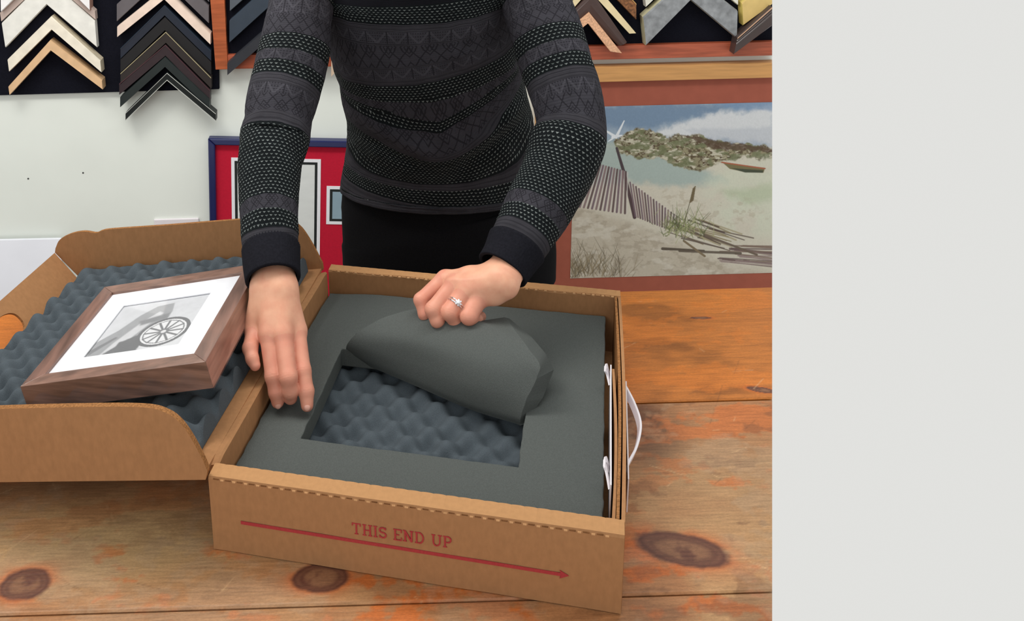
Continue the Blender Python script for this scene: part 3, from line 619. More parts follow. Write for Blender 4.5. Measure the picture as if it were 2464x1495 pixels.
class Canvas:
    def __init__(s, w, h, col): s.w, s.h = w, h; s.X, s.Y = np.meshgrid(np.arange(w)+.5, np.arange(h)+.5); s.a = np.zeros((h, w, 3))+lin(col)
    def blend(s, m, col):
        m = np.clip(m, 0, 1)[..., None]; col = lin(col) if np.ndim(col) == 1 else col; s.a = s.a*(1-m)+col*m
    def poly(s, pts, soft=1., warp=0, seed=1):
        X, Y = s.X, s.Y
        if warp: X = X+warp*(fbm(s.X/14, s.Y/14, seed)-.5)*2; Y = Y+warp*(fbm(s.X/14, s.Y/14, seed+50)-.5)*2
        ins = np.zeros(X.shape, bool); d = np.full(X.shape, 1e9)
        for i in range(len(pts)):
            (x0, y0), (x1, y1) = pts[i], pts[(i+1) % len(pts)]
            ins ^= ((y0 > Y) != (y1 > Y)) & (X < (x1-x0)*(Y-y0)/((y1-y0) or 1e-9)+x0)
            ex, ey = x1-x0, y1-y0; t = np.clip(((X-x0)*ex+(Y-y0)*ey)/(ex*ex+ey*ey+1e-9), 0, 1); d = np.minimum(d, np.hypot(X-x0-t*ex, Y-y0-t*ey))
        sd = np.where(ins, d, -d); return sstep(-soft, soft, sd)
    def line(s, x0, y0, x1, y1, w, col, op=1., w2=None):
        pad_ = w+3; xa, xb = int(max(0, min(x0, x1)-pad_)), int(min(s.w, max(x0, x1)+pad_)); ya, yb = int(max(0, min(y0, y1)-pad_)), int(min(s.h, max(y0, y1)+pad_))
        if xa >= xb or ya >= yb: return
        X, Y = s.X[ya:yb, xa:xb], s.Y[ya:yb, xa:xb]; ex, ey = x1-x0, y1-y0; t = np.clip(((X-x0)*ex+(Y-y0)*ey)/(ex*ex+ey*ey+1e-9), 0, 1)
        ww = w+(0 if w2 is None else (w2-w)*t); m = np.clip(ww/2+.6-np.hypot(X-x0-t*ex, Y-y0-t*ey), 0, 1)[..., None]*op
        s.a[ya:yb, xa:xb] = s.a[ya:yb, xa:xb]*(1-m)+lin(col)*m
    def mesh_on(s, fn):
        """grid of the canvas mapped through fn(s,t), colours per vertex"""
        vs = np.array([fn(x/(s.w-1), y/(s.h-1)) for y in range(s.h) for x in range(s.w)]); return (vs, grid_faces(s.h, s.w)), s.a.reshape(-1, 3)
# small black and white photograph: fender and spoked wheel of an old car
c = Canvas(150, 150, (214, 216, 220))
c.blend(sstep(150, 20, c.Y)*.5, (196, 198, 204))
c.blend(c.poly([(0, 150), (0, 108), (26, 78), (46, 40), (66, 18), (92, 14), (98, 40), (96, 78), (70, 150)], 1.5), (150, 152, 156))
c.blend(c.poly([(22, 150), (34, 112), (58, 60), (76, 36), (84, 42), (70, 76), (50, 122), (44, 150)], 2), (205, 206, 210))
c.blend(c.poly([(28, 150), (44, 112), (66, 100), (78, 118), (82, 150)], 2, 4), (86, 88, 92))
c.blend(c.poly([(0, 130), (30, 96), (34, 100), (6, 140)], 1.5), (110, 112, 116))
c.blend(c.poly([(52, 58), (96, 44), (98, 60), (58, 72)], 3), (120, 122, 126))
cxw, cyw = 106, 100
rr = np.hypot((c.X-cxw)/1.0, (c.Y-cyw)/1.0)
c.blend((rr < 40)*1., (84, 86, 90)); c.blend((rr < 34)*1., (228, 229, 232)); c.blend(((rr > 29) & (rr < 31))*1., (120, 122, 126))
for k in range(12):
    a = k*math.pi/6; c.line(cxw+6*math.cos(a), cyw+6*math.sin(a), cxw+30*math.cos(a), cyw+30*math.sin(a), 3.4, (96, 98, 102))
c.blend((rr < 8)*1., (110, 112, 116)); c.blend((rr < 4)*1., (220, 220, 222))
c.a *= (.92+.16*fbm(c.X/6, c.Y/6, 3))[..., None]; c.a = c.a*.86+.11  # lifted tones paint window glare into the print
ph0, ph1 = q+.033, FA-q-.033
vf, cl = c.mesh_on(lambda s, t: OF+RF@np.array([ph0+(ph1-ph0)*s, FB-q-.038+(q+.033-FB+q+.038)*t, -.0062]))
M['photo'] = paint_mat('photo_print', .4)
mesh('photograph', vf, M['photo'], pf, colors=cl)['label'] = 'black and white photograph of an old car wheel and fender'
mesh('glazing', Fm(([(q, q, -.0025), (FA-q, q, -.0025), (FA-q, FB-q, -.0025), (q, FB-q, -.0025)], [(0, 1, 2, 3)])), M['glass'], pf)
def wrapf():
    e = .0012; x0, x1, y0, y1, z0, z1 = -e, FA+e, -e, FB+e, -FTK-.0005, e*.8; vs, fs = [], []
    n = 1
    for i in range(n+1):
        for j in range(n+1):
            x, y = x0+(x1-x0)*i/n, y0+(y1-y0)*j/n; vs.append((x, y, z1))
    fs = grid_faces(n+1, n+1); k = len(vs); vs += [(x0, y0, z1), (x1, y0, z1), (x1, y1, z1), (x0, y1, z1), (x0, y0, z0), (x1, y0, z0), (x1, y1, z0), (x0, y1, z0)]
    fs += [(k, k+1, k+5, k+4), (k+1, k+2, k+6, k+5), (k+2, k+3, k+7, k+6), (k+3, k, k+4, k+7)]
    return vs, fs
mesh('clear_wrap', Fm(wrapf()), M['wrap'], pf)

# ------------------------------------------------------------------ things on the wall
def onw(u, v, off): return V(u, v, y=YW-off)
# felt board on the left
p0, p1, p2 = onw(0, 229.5, .012), onw(527, 214.5, .012), onw(510, -60, .012)
bd = slab([(-1.25, YW-.012, p0[2]-.001), (p1[0], YW-.012, p1[2]), (p2[0]+.02, YW-.012, .62), (-1.25, YW-.012, .62)], (0, .011, 0))
setp(mesh('felt_board', bd, M['felt']), 'black felt display board at the upper left of the wall', 'display board')
# cherry framed board
cb = empty('framed_display_board', 'long black display board in a reddish cherry wood frame, upper right wall', 'display board', (.25, YW, .16))
zc = lambda u, v, off=.02: onw(u, v, off)[2]
xl0 = onw(519, 168, .03)[0]; zb0, zb1 = (zc(519, 168, .03)+zc(1858, 133, .03))/2, (zc(600, 133, .03)+zc(1858, 100, .03))/2
mesh('board_panel', wallrect(xl0+.02, zb1-.01, .62, YW-.014, YW-.001), M['felt'], cb)
mesh('side_rail', slab([(xl0, YW-.032, zb0), (xl0+.030, YW-.032, zb0+.0), (xl0+.036, YW-.032, .62), (xl0-.004, YW-.032, .62)], (0, .0190, 0)), M['cherry'], cb, bevel=.001)
mesh('bottom_rail', wallrect(xl0+.0305, zb0, zb1, YW-.030, YW-.001), M['cherry_h'], cb, bevel=.001)

def chev(P6, rgb, th, label, off, rough=.5, var=.08, stretch=None, edge=None, ridges=None, side=None, group=None, coat=0, scale=40, ap=None):
    """V-shaped moulding corner sample; P6 = outer left, outer apex, outer right, inner right, inner apex, inner left in the photo"""
    f_ = off+th; P = [onw(u, v, f_) for u, v in P6]; nm = 'corner_sample'
    m = mat(nm+'_finish', rgb, rough, var, scale, stretch=stretch, bmp=.08, coat=coat)
    cen = sum(P)/len(P); e = empty(nm, label, 'frame sample', (cen[0], YW-off, cen[2]), 0, group)
    def lerp(a, b, t): return a*(1-t)+b*t
    ol, oa, orr, ir, ia, il = P; back = np.array([0, th, 0]); mats = [m, mat(nm+'_side', side, .7, .1, 60)] if side else [m]
    prof = ridges or [(0, 0), (.04, 1), (.96, 1), (1, 0)]     # across the face: (fraction from outer, height)
    for (o1, o2, i1, i2) in ((ol, oa, il, ia), (orr, oa, ir, ia)):
        vs = []
        for s_ in (0, 1):
            a, b_ = (o1, i1) if s_ == 0 else (o2, i2)
            vs += [a+back]+[lerp(a, b_, t)+np.array([0, th*.16*(1-h_), 0]) for t, h_ in prof]+[b_+back]
        k = len(prof)+2; fs = [(i, (i+1) % k, k+(i+1) % k, k+i) for i in range(k)]+[tuple(range(k))[::-1], tuple(range(k, 2*k))]
        fm = [0]*len(fs)
        if side: fm[0] = 1; fm[k-2] = 1; fm[k] = 1; fm[k-1] = 1
        mesh('moulding', (vs, fs), mats, e, fmat=fm)
    if edge:
        me_ = mat('edge_line', edge, .35, .05, 60)
        for t0, t1 in ((.02, .09), (.88, .97)) if ap else ((.02, .09),):
            g = []
            for (o1, o2, i1, i2) in ((ol, oa, il, ia), (orr, oa, ir, ia)):
                g.append(slab([lerp(o1, i1, t0), lerp(o2, i2, t0), lerp(o2, i2, t1), lerp(o1, i1, t1)], (0, -.0012, 0)))
            mesh('edge_line', join(*g), me_, e)
    return e
def cv(cx, y0, t, xl, yl, xr, yr, ti=None): ti = t if ti is None else ti; return [(xl, yl), (cx, y0), (xr, yr), (xr, yr+ti), (cx, y0+t), (xl, yl+ti)]
GL, GM, GR = 'light corner samples on the left felt board', 'dark corner samples on the left felt board', 'corner samples on the cherry framed board'
chev([(1, -42), (110, -150), (214, -45), (216, 27), (112, -78), (2, 30)], (242, 240, 240), .030, 'bright white wide corner sample cut by the top left edge of the photo', .018, group=GL, side=(170, 130, 115))
chev([(0, 30), (112, -76), (228, 27), (230, 48), (113, -52), (3, 52)], (196, 176, 166), .020, 'narrow pinkish grey corner sample between two white ones, upper left', .015, group=GL)
chev([(4, 55), (112, -53), (228, 50), (233, 115), (112, 12), (13, 115)], (232, 231, 224), .020, 'wide off-white corner sample, second complete one from the bottom-left stack top', .014, group=GL)['label'] = 'wide off-white corner sample directly above the cream one on the left board'
chev([(18, 143), (122, 40), (241, 147), (244, 175), (124, 72), (22, 173)], (238, 230, 212), .030, 'narrow cream corner sample just above the tan one on the left board', .013, group=GL, side=(196, 184, 160))
chev([(20, 208), (120, 97), (245, 194), (247, 216), (122, 122), (23, 229)], (222, 184, 142), .030, 'tan natural wood corner sample, lowest on the left side of the felt board', .013, group=GL, side=(190, 156, 118))
chev(cv(392, -140, 36, 281, -35, 503, -30), (92, 88, 92), .02, 'grey corner sample at the very top above the blush one, felt board', .013, group=GM)['label'] = 'upper of the two grey corner samples above the blush one'
chev(cv(392, -92, 42, 281, 10, 502, 15), (98, 93, 96), .022, 'lower of the two grey corner samples above the blush one', .013, group=GM)
chev(cv(395, -27, 26, 282, 64, 506, 82), (234, 212, 196), .026, 'pale blush corner sample above the dark ones on the felt board', .014, group=GM)
chev(cv(396, 12, 26, 290, 116, 508, 122), (20, 34, 50), .02, 'dark navy corner sample right below the blush one', .013, edge=(40, 56, 72), group=GM, coat=.3)
chev(cv(397, 40, 34, 290, 142, 508, 148), (27, 27, 29), .018, 'plain black corner sample between the navy and the gold-lined ones', .013, group=GM)
chev(cv(399, 76, 28, 290, 176, 508, 186), (46, 40, 38), .022, 'black-brown corner sample with a thin gold outer line', .015, edge=(176, 166, 130), group=GM)
chev(cv(398, 107, 28, 287, 201, 505, 216), (50, 38, 42), .022, 'dark maroon corner sample below the gold-lined one', .015, edge=(84, 54, 60), group=GM)
chev(cv(397, 137, 25, 289, 234, 504, 238), (34, 42, 42), .024, 'dark green grey corner sample, second from the bottom of the dark stack', .016, group=GM)
chev(cv(402, 175, 19, 302, 272, 519, 273), (20, 26, 26), .026, 'black corner sample with two silver lines, lowest of the dark stack', .018, edge=(200, 202, 196), group=GM, ap=True)
chev(cv(662, -120, 52, 553, -24, 772, -24), (82, 88, 96), .02, 'light slate corner sample at the top left of the cherry framed board', .016, group=GR)
chev(cv(662, -50, 54, 552, 50, 772, 50), (52, 62, 74), .022, 'wide blue slate corner sample behind the sleeve', .016, group=GR)
chev(cv(662, 52, 30, 547, 152, 772, 150), (48, 50, 56), .030, 'dark charcoal corner sample overhanging the cherry rail at left', .022, group=GR)
chev(cv(900, 40, 40, 797, 146, 1005, 140), (206, 182, 158), .022, 'beige corner sample showing one tip between sleeve and body', .032, group=GR)
chev([(1320, 0), (1425, -110), (1531, 8), (1531, 48), (1425, -62), (1320, 40)], (128, 84, 50), .03, 'ornate bronze brown corner sample at the top right', .016, var=.6, scale=160, group=GR, edge=(190, 150, 90))
chev([(1330, 62), (1422, -50), (1531, 80), (1514, 81), (1418, -22), (1345, 60)], (232, 214, 170), .024, 'thin cream gold corner sample right of the sleeve', .018, group=GR, side=(110, 96, 50))
chev([(1330, 78), (1426, -18), (1510, 103), (1490, 112), (1417, 42), (1345, 100)], (72, 54, 50), .034, 'dark brown leathery corner sample above the pink tan one', .018, group=GR, rough=.35, ridges=[(0, 0), (.2, .7), (.5, 1), (.8, .7), (1, 0)])
chev([(1335, 100), (1419, 31), (1497, 128), (1468, 124), (1415, 57), (1345, 112)], (222, 172, 136), .028, 'speckled pinkish tan corner sample hanging over the cherry rail', .032, group=GR, var=.25, scale=300)
chev([(1549, -32), (1662, -125), (1776, -32), (1776, 13), (1662, -84), (1555, 18)], (222, 220, 208), .026, 'whitish corner sample just above the grey barnwood one', .016, group=GR)
chev([(1548, 42), (1663, -62), (1775, 25), (1773, 93), (1663, 1), (1555, 111)], (140, 143, 146), .034, 'wide weathered grey barnwood corner sample right of the centre', .018, group=GR, var=.28, scale=18, stretch=(3, 1, 3), side=(190, 184, 150))
def cut_end(u): return u
chev([(1786, 8), (1858, -62), (1858, -62), (1858, 12), (1858, 12), (1789, 62)], (222, 192, 122), .03, 'gold corner sample at the top right end of the board', .018, group=GR, side=(232, 210, 120))
chev([(1775, 90), (1858, 16), (1858, 16), (1858, 64), (1858, 64), (1767, 132)], (70, 58, 56), .034, 'dark corner sample with rose gold ridges at the right end of the board', .032, group=GR, rough=.3, ridges=[(0, .0), (.08, .9), (.16, .6), (.24, 1), (.32, .6), (.40, 1), (.5, .7), (.95, .5), (1, 0)], edge=(198, 160, 132))

# outlet plate
pc = onw(424, 545, .006)
op = empty('outlet_plate', 'white wall plate just above the cardboard lid', 'wall plate', (pc[0], YW, pc[2]-.04))
a, b_ = onw(370, 531, .006), onw(478, 523, .006)
mesh('plate', box(a[0], b_[0], YW-.006, YW-.0002, pc[2]-.075, (a[2]+b_[2])/2), M['white_plastic'], op, bevel=.0025)
sc_ = onw(385, 533, .007)
mesh('screw', tube([(sc_[0]+.02, YW-.0075, pc[2]-.0), (sc_[0]+.02, YW-.005, pc[2]-.0)], .0035), M['screw'], op)
mesh('toggle', box(pc[0]+.012, pc[0]+.02, YW-.014, YW-.006, pc[2]-.045, pc[2]-.022), M['white_plastic'], op, bevel=.001)

# white sheet leaning at the left
a, b_ = onw(0, 590, .05), onw(137, 589, .05)
o = mesh('white_board', slab([(-1.35, YW-.16, -.9), (b_[0]-.005, YW-.16, -.9), (b_[0], YW-.012, b_[2]), (-1.35, YW-.012, a[2])], (0, -.008, 0)), mat('white_card', (236, 238, 246), .6, .02, 10), None)
setp(o, 'plain white board leaning on the wall at the left edge behind the lid', 'board')
# wall scuffs
for i, (u, v, r_) in enumerate(((68, 430, .0022), (200, 416, .0022))):
    p = onw(u, v, .0); setp(mesh('nail_hole', tube([p+np.array([0, -.0008, 0]), p+np.array([0, .0, 0])], r_, 10), mat('hole', (70, 70, 70), .9)), ['small dark nail hole in the wall, nearer the left edge', 'small dark nail hole in the wall, right one of the pair'][i], 'nail hole')

# navy framed red matted document (hangs slightly crooked)
NA, NB = onw(500, 334, .025), onw(827, 340.5, .025)
ex = (NB-NA)/np.linalg.norm(NB-NA); ez = np.cross(ex, [0, 1, 0]); ez = -ez if ez[2] < 0 else ez
nf = empty('navy_framed_document', 'navy blue framed document with red mat leaning low behind the person', 'picture frame', tuple(NA+ex*.28-ez*.55))
def nfm(x0, x1, z0, z1, d0, d1): 
    return slab([NA+ex*x+ez*z+np.array([0, d, 0]) for x, z, d in ((x0, z0, d0), (x1, z0, d0), (x1, z1, d0), (x0, z1, d0))], (0, d1-d0, 0))
def ring_rect(fn, x0, x1, z0, z1, w, d0, d1):
    def sl(pts): return slab([NA+ex*x+ez*z+np.array([0, d0, 0]) for x, z in pts], (0, d1-d0, 0))
    o_ = [(x0, z0), (x1, z0), (x1, z1), (x0, z1)]; i_ = [(x0+w, z0+w), (x1-w, z0+w), (x1-w, z1-w), (x0+w, z1-w)]
    return [sl([o_[k], o_[(k+1) % 4], i_[(k+1) % 4], i_[k]]) for k in range(4)]
sN = depth(NA)/F_PX; WN, HN = .60, .52
for g in ring_rect(None, 0, WN, -HN, 0, 17*sN, 0, .024): mesh('moulding', g, M['navy'], nf, bevel=.003)
mesh('red_mat', nfm(15*sN, WN-15*sN, -HN+15*sN, -15*sN, .012, .024), M['mat_red'], nf)
def opening(x0, x1, z1, z0, nm, mt, depth_extra=0):
    mesh('white_bevel', join(*ring_rect(None, x0, x1, z0, z1, 8*sN, .0105, .0125)), M['mat_white'], nf)
    mesh('black_liner', join(*ring_rect(None, x0+7.5*sN, x1-7.5*sN, z0+7.5*sN, z1-7.5*sN, 7*sN, .0108, .0125)), M['mat_black'], nf)
    return mesh(nm, nfm(x0+13*sN, x1-13*sN, z0+13*sN, z1-13*sN, .0112, .0125), mt, nf)
M['paper'] = mat('document_paper', (226, 230, 228), .7, .04, 14, stretch=(1, 1, 3))
M['pale_photo'] = mat('pale_blue_print', (150, 176, 190), .5, .1, 12)
opening(54*sN, 272*sN, -52*sN, -HN+.06, 'document', M['paper'])
opening(287*sN, 400*sN, -122*sN, -224*sN, 'small_print', M['pale_photo'])
mesh('bottom_mount', nfm(.2, .26, -HN+.1, -HN+.2, .024, (YW-NA[1])-.0005), M['screw'], nf)

# beach picture in a maple frame
bp0 = empty('beach_picture', 'large framed beach watercolour with rust mat at the right of the wall', 'picture', (.75, YW, -.5))
ztop, zfr = (zc(1425, 162, .03)+zc(1858, 152, .03))/2, (zc(1425, 198, .03)+zc(1858, 188, .03))/2
fwid = ztop-zfr; xl = onw(1291, 300, .03)[0]; zbot = -.52
mesh('top_rail', wallrect(xl, zfr, ztop, YW-.03, YW-.001), M['maple'], bp0, bevel=.0015)
mesh('left_rail', wallrect(xl, zbot, zfr-.0002, YW-.03, YW-.001, xl+fwid), M['maple'], bp0, bevel=.0015)
mesh('bottom_rail', wallrect(xl+fwid, zbot, zbot+fwid, YW-.03, YW-.001), M['maple'], bp0, bevel=.0015)
mesh('rust_mat', wallrect(xl+fwid, zbot+fwid, zfr, YW-.016, YW-.003), M['mat_rust'], bp0)
CXO, CYO = 1373, 250
def q2(u, v): return (u-CXO, v-CYO+.0165*(u-1425))
def Q(*pts): return [q2(*p) for p in pts]
c = Canvas(495, 416, (206, 200, 184)); X, Y = c.X, c.Y
n1 = fbm(X/60, Y/40, 1); n2 = fbm(X/16, Y/10, 2); n3 = fbm(X/6, Y/4, 3)
c.blend(c.poly(Q((1300, 200), (1900, 200), (1900, 350), (1300, 330)), 6), (150, 166, 182))
c.blend(c.poly(Q((1300, 250), (1600, 245), (1790, 250), (1560, 305), (1480, 300), (1300, 300)), 10, 10, 3)*.75, (104, 130, 158))
c.blend(c.poly(Q((1540, 325), (1600, 300), (1700, 272), (1870, 255), (1880, 345), (1760, 330), (1640, 325)), 9, 12, 5)*.95, (214, 216, 218))
c.blend(c.poly(Q((1700, 240), (1880, 238), (1880, 262), (1780, 262)), 5, 5)*.7, (118, 146, 178))
c.blend(c.poly(Q((1650, 305), (1880, 300), (1880, 345), (1700, 335)), 6, 6)*.5, (176, 182, 192))
c.blend(c.poly(Q((1300, 335), (1520, 330), (1700, 395), (1760, 430), (1640, 440), (1500, 430), (1300, 440)), 14, 12, 7)*.75, (150, 172, 170))
hill = c.poly(Q((1470, 335), (1505, 308), (1560, 303), (1600, 322), (1680, 316), (1740, 334), (1880, 350), (1880, 378), (1800, 372), (1740, 384), (1690, 402), (1640, 396), (1590, 372), (1530, 372), (1480, 356)), 3, 10, 9)
c.blend(hill*.9, (140, 132, 100)); c.blend(hill*sstep(.45, .6, n3), (92, 78, 58)); c.blend(hill*sstep(.55, .65, fbm(X/12, Y/5, 12)), (196, 190, 170)); c.blend(hill*sstep(.5, .62, fbm(X/20, Y/9, 14))*.8, (112, 118, 84)); c.blend(c.poly(Q((1640, 318), (1740, 333), (1880, 352), (1880, 362), (1720, 350)), 2, 7)*.8, (86, 64, 50))
c.blend(c.poly(Q((1880, 380), (1760, 392), (1700, 420), (1700, 460), (1760, 560), (1880, 570)), 25)*sstep(.4, .7, n1+.2)*.6, (206, 212, 192))
c.blend(c.poly(Q((1740, 455), (1880, 435), (1880, 475), (1800, 485)), 12, 8)*.55, (170, 184, 150))
sand = c.poly(Q((1300, 480), (1400, 490), (1520, 530), (1620, 570), (1760, 640), (1880, 660), (1880, 720), (1300, 720)), 12)
c.blend(sand*.8, (188, 178, 160)); c.blend(sand*sstep(.5, .66, n2)*.5, (160, 148, 130)); c.blend(sand*sstep(.52, .7, fbm(X/30, Y/14, 22))*.6, (212, 206, 192))
c.blend(c.poly(Q((1560, 430), (1800, 470), (1880, 540), (1700, 540), (1620, 500)), 20)*sstep(.55, .66, n2)*.4, (172, 160, 138))
# boat
c.blend(c.poly(Q((1742, 383), (1775, 389), (1850, 398), (1846, 410), (1800, 408), (1762, 400)), 1), (120, 112, 78)); c.line(*q2(1742, 384), *q2(1850, 400), 3, (168, 96, 70)); c.blend(c.poly(Q((1765, 398), (1846, 404), (1844, 410), (1800, 409)), 1), (70, 76, 60))
# post, gull
c.line(*q2(1480, 348), *q2(1500, 408), 6, (74, 62, 66), 1, 8); c.line(*q2(1500, 408), *q2(1528, 515), 8, (82, 64, 66), 1, 9)
for (a1, a2, w_) in (((1470, 322), (1492, 318), 8), ((1480, 318), (1497, 284), 7), ((1478, 322), (1440, 300), 7), ((1468, 326), (1458, 332), 4)): c.line(*q2(*a1), *q2(*a2), w_, (222, 226, 230), 1, w_*.35)
# slat fence
for i in range(30):
    t = i/29; tx, ty = (1428+70*min(t/.4, 1), 386+12*min(t/.4, 1)) if t < .4 else (1512+(t-.4)/.6*128, 428+(t-.4)/.6*92)
    bx_, by_ = (1392+118*t/.4, 488+18*t/.4) if t < .4 else (1528+(t-.4)/.6*104, 512+(t-.4)/.6*42)
    if t < .4: tx = 1426+82*t/.4; ty = 384+22*t/.4
    c.line(*q2(tx, ty), *q2(bx_, by_), 5.2 if t < .4 else 4, [(116, 96, 104), (134, 112, 112), (96, 76, 76)][i % 3], .95); c.line(*q2(tx+4.6, ty+1), *q2(bx_+4.6, by_+1), 2, (206, 198, 192), .8)
rs = np.random.default_rng(4)
for k in range(26):
    u0, v0 = 1600+rs.uniform(0, 120), 520+rs.uniform(0, 50); L_ = rs.uniform(40, 110); c.line(*q2(u0, v0), *q2(u0+L_, v0+L_*rs.uniform(.2, .5)), rs.uniform(2, 4), [(104, 90, 78), (142, 130, 98), (168, 158, 128), (86, 70, 62)][k % 4], .85)
for k in range(22):
    v0 = 585+rs.uniform(0, 45); u0 = rs.uniform(1730, 1800); c.line(*q2(u0, v0), *q2(1880, v0+rs.uniform(2, 16)), rs.uniform(2, 4), [(104, 84, 82), (150, 132, 128), (128, 108, 96)][k % 3], .85)
c.line(*q2(1598, 594), *q2(1700, 600), 7, (84, 74, 62), .95, 4); c.line(*q2(1640, 600), *q2(1790, 608), 6, (90, 78, 66), .9); c.line(*q2(1650, 575), *q2(1702, 614), 5, (128, 112, 88)); c.line(*q2(1700, 560), *q2(1830, 612), 5, (112, 98, 84))
for k in range(150):
    u0, v0 = rs.normal(1645, 30), rs.normal(545, 14); an = rs.uniform(-2.6, -.5); L_ = rs.uniform(10, 46); c.line(*q2(u0, v0), *q2(u0+L_*math.cos(an), v0+L_*math.sin(an)), 1.6, [(124, 134, 84), (84, 92, 56), (168, 170, 124)][k % 3], .8, .5)
c.line(*q2(1648, 540), *q2(1672, 448), 1.6, (96, 90, 64)); 
for k in range(9): c.line(*q2(1664+k*.9, 480-k*4), *q2(1672+k*.6, 474-k*4), 3, (110, 96, 70))
for k in range(170):
    u0, v0 = 1376+abs(rs.normal(0, 60)), 665-abs(rs.normal(0, 22)); an = rs.uniform(-2.3, -.7); L_ = rs.uniform(14, 60); c.line(*q2(u0, v0), *q2(u0+L_*math.cos(an), v0+L_*math.sin(an)), 1.7, [(120, 108, 82), (92, 82, 62), (146, 130, 100)][k % 3], .65, .5)
c.a *= (.93+.14*fbm(X/3, Y/3, 33))[..., None]
pz1 = (zc(1425, 255, .017)+zc(1858, 248, .017))/2; pz0 = (zc(1373, 667, .017)+zc(1858, 660, .017))/2; px0 = onw(1374, 600, .017)[0]
vf, cl = c.mesh_on(lambda s, t: np.array([px0+(xend(YW-.017, pz1+(pz0-pz1)*t)-px0)*s, YW-.017, pz1+(pz0-pz1)*t]))
M['watercolour'] = paint_mat('watercolour_print', .55, .3)
mesh('beach_print', vf, M['watercolour'], bp0, colors=cl)
M['glass2'] = film('picture_glass', .0, .05)
_w = wallrect(xl+fwid-.002, zbot+fwid-.002, zfr+.002, YW-.022, YW-.020); mesh('glazing', (_w[0][:4], [(0, 1, 2, 3)]), M['glass2'], bp0)

# ------------------------------------------------------------------ the person
person = empty('person', 'person in dark patterned knit sweater and black trousers leaning over the open box', 'person', (.12, 1.74, -.9))
def sd_cone(Pt, a, b, ra, rb):
    ab = b-a; t = np.clip(((Pt-a) @ ab)/(ab@ab+1e-12), 0, 1); return np.linalg.norm(Pt-a-t[:, None]*ab, axis=1)-(ra+(rb-ra)*t)
def smin(a, b, k): h = np.clip(.5+.5*(b-a)/k, 0, 1); return b*(1-h)+a*h-k*h*(1-h)
def surface_net(fun, lo, hi, st):
    lo, hi = np.array(lo), np.array(hi); n = np.ceil((hi-lo)/st).astype(int)+1
    g = [lo[i]+np.arange(n[i])*st for i in range(3)]; F = np.empty(n)
    for i in range(n[0]):
        yy, zz = np.meshgrid(g[1], g[2], indexing='ij'); F[i] = fun(np.c_[np.full(yy.size, g[0][i]), yy.ravel(), zz.ravel()]).reshape(n[1], n[2])
    In = F < 0; acc = np.zeros((n[0]-1, n[1]-1, n[2]-1, 3)); cnt = np.zeros(acc.shape[:3])
    for ax in range(3):
        for o1 in (0, 1):
            for o2 in (0, 1):
                offs = [0, 0, 0]; ot = [k for k in range(3) if k != ax]; offs[ot[0]] = o1; offs[ot[1]] = o2
                s0 = tuple(slice(offs[k], offs[k]+n[k]-1) for k in range(3)); e = list(offs); e[ax] = 1; s1 = tuple(slice(e[k], e[k]+n[k]-1) for k in range(3))
                a, b = F[s0], F[s1]; ch = (a < 0) != (b < 0); t = np.where(ch, a/(a-b+1e-30), 0); p = np.zeros(acc.shape)
                p[..., ot[0]] = o1; p[..., ot[1]] = o2; p[..., ax] = t; acc += p*ch[..., None]; cnt += ch
    act = cnt > 0; ids = -np.ones(act.shape, int); ids[act] = np.arange(act.sum()); I = np.argwhere(act); vs = lo+(I+acc[act]/cnt[act][:, None])*st; fs = []
    for ax in range(3):
        ot = [k for k in range(3) if k != ax]; sl0 = [slice(None)]*3; sl1 = [slice(None)]*3; sl0[ax] = slice(0, n[ax]-1); sl1[ax] = slice(1, n[ax])
        ch = In[tuple(sl0)] != In[tuple(sl1)]; J = np.argwhere(ch); J = J[(J[:, ot[0]] > 0) & (J[:, ot[1]] > 0) & (J[:, ot[0]] < n[ot[0]]-1) & (J[:, ot[1]] < n[ot[1]]-1)]
        def c_(d0, d1): K = J.copy(); K[:, ot[0]] -= d0; K[:, ot[1]] -= d1; return ids[K[:, 0], K[:, 1], K[:, 2]]
        q_ = np.c_[c_(1, 1), c_(0, 1), c_(0, 0), c_(1, 0)]; flip = In[tuple(sl0)][J[:, 0], J[:, 1], J[:, 2]]
        if ax == 1: flip = ~flip
        q_[~flip] = q_[~flip][:, ::-1]; fs.append(q_)
    return vs, np.vstack(fs)
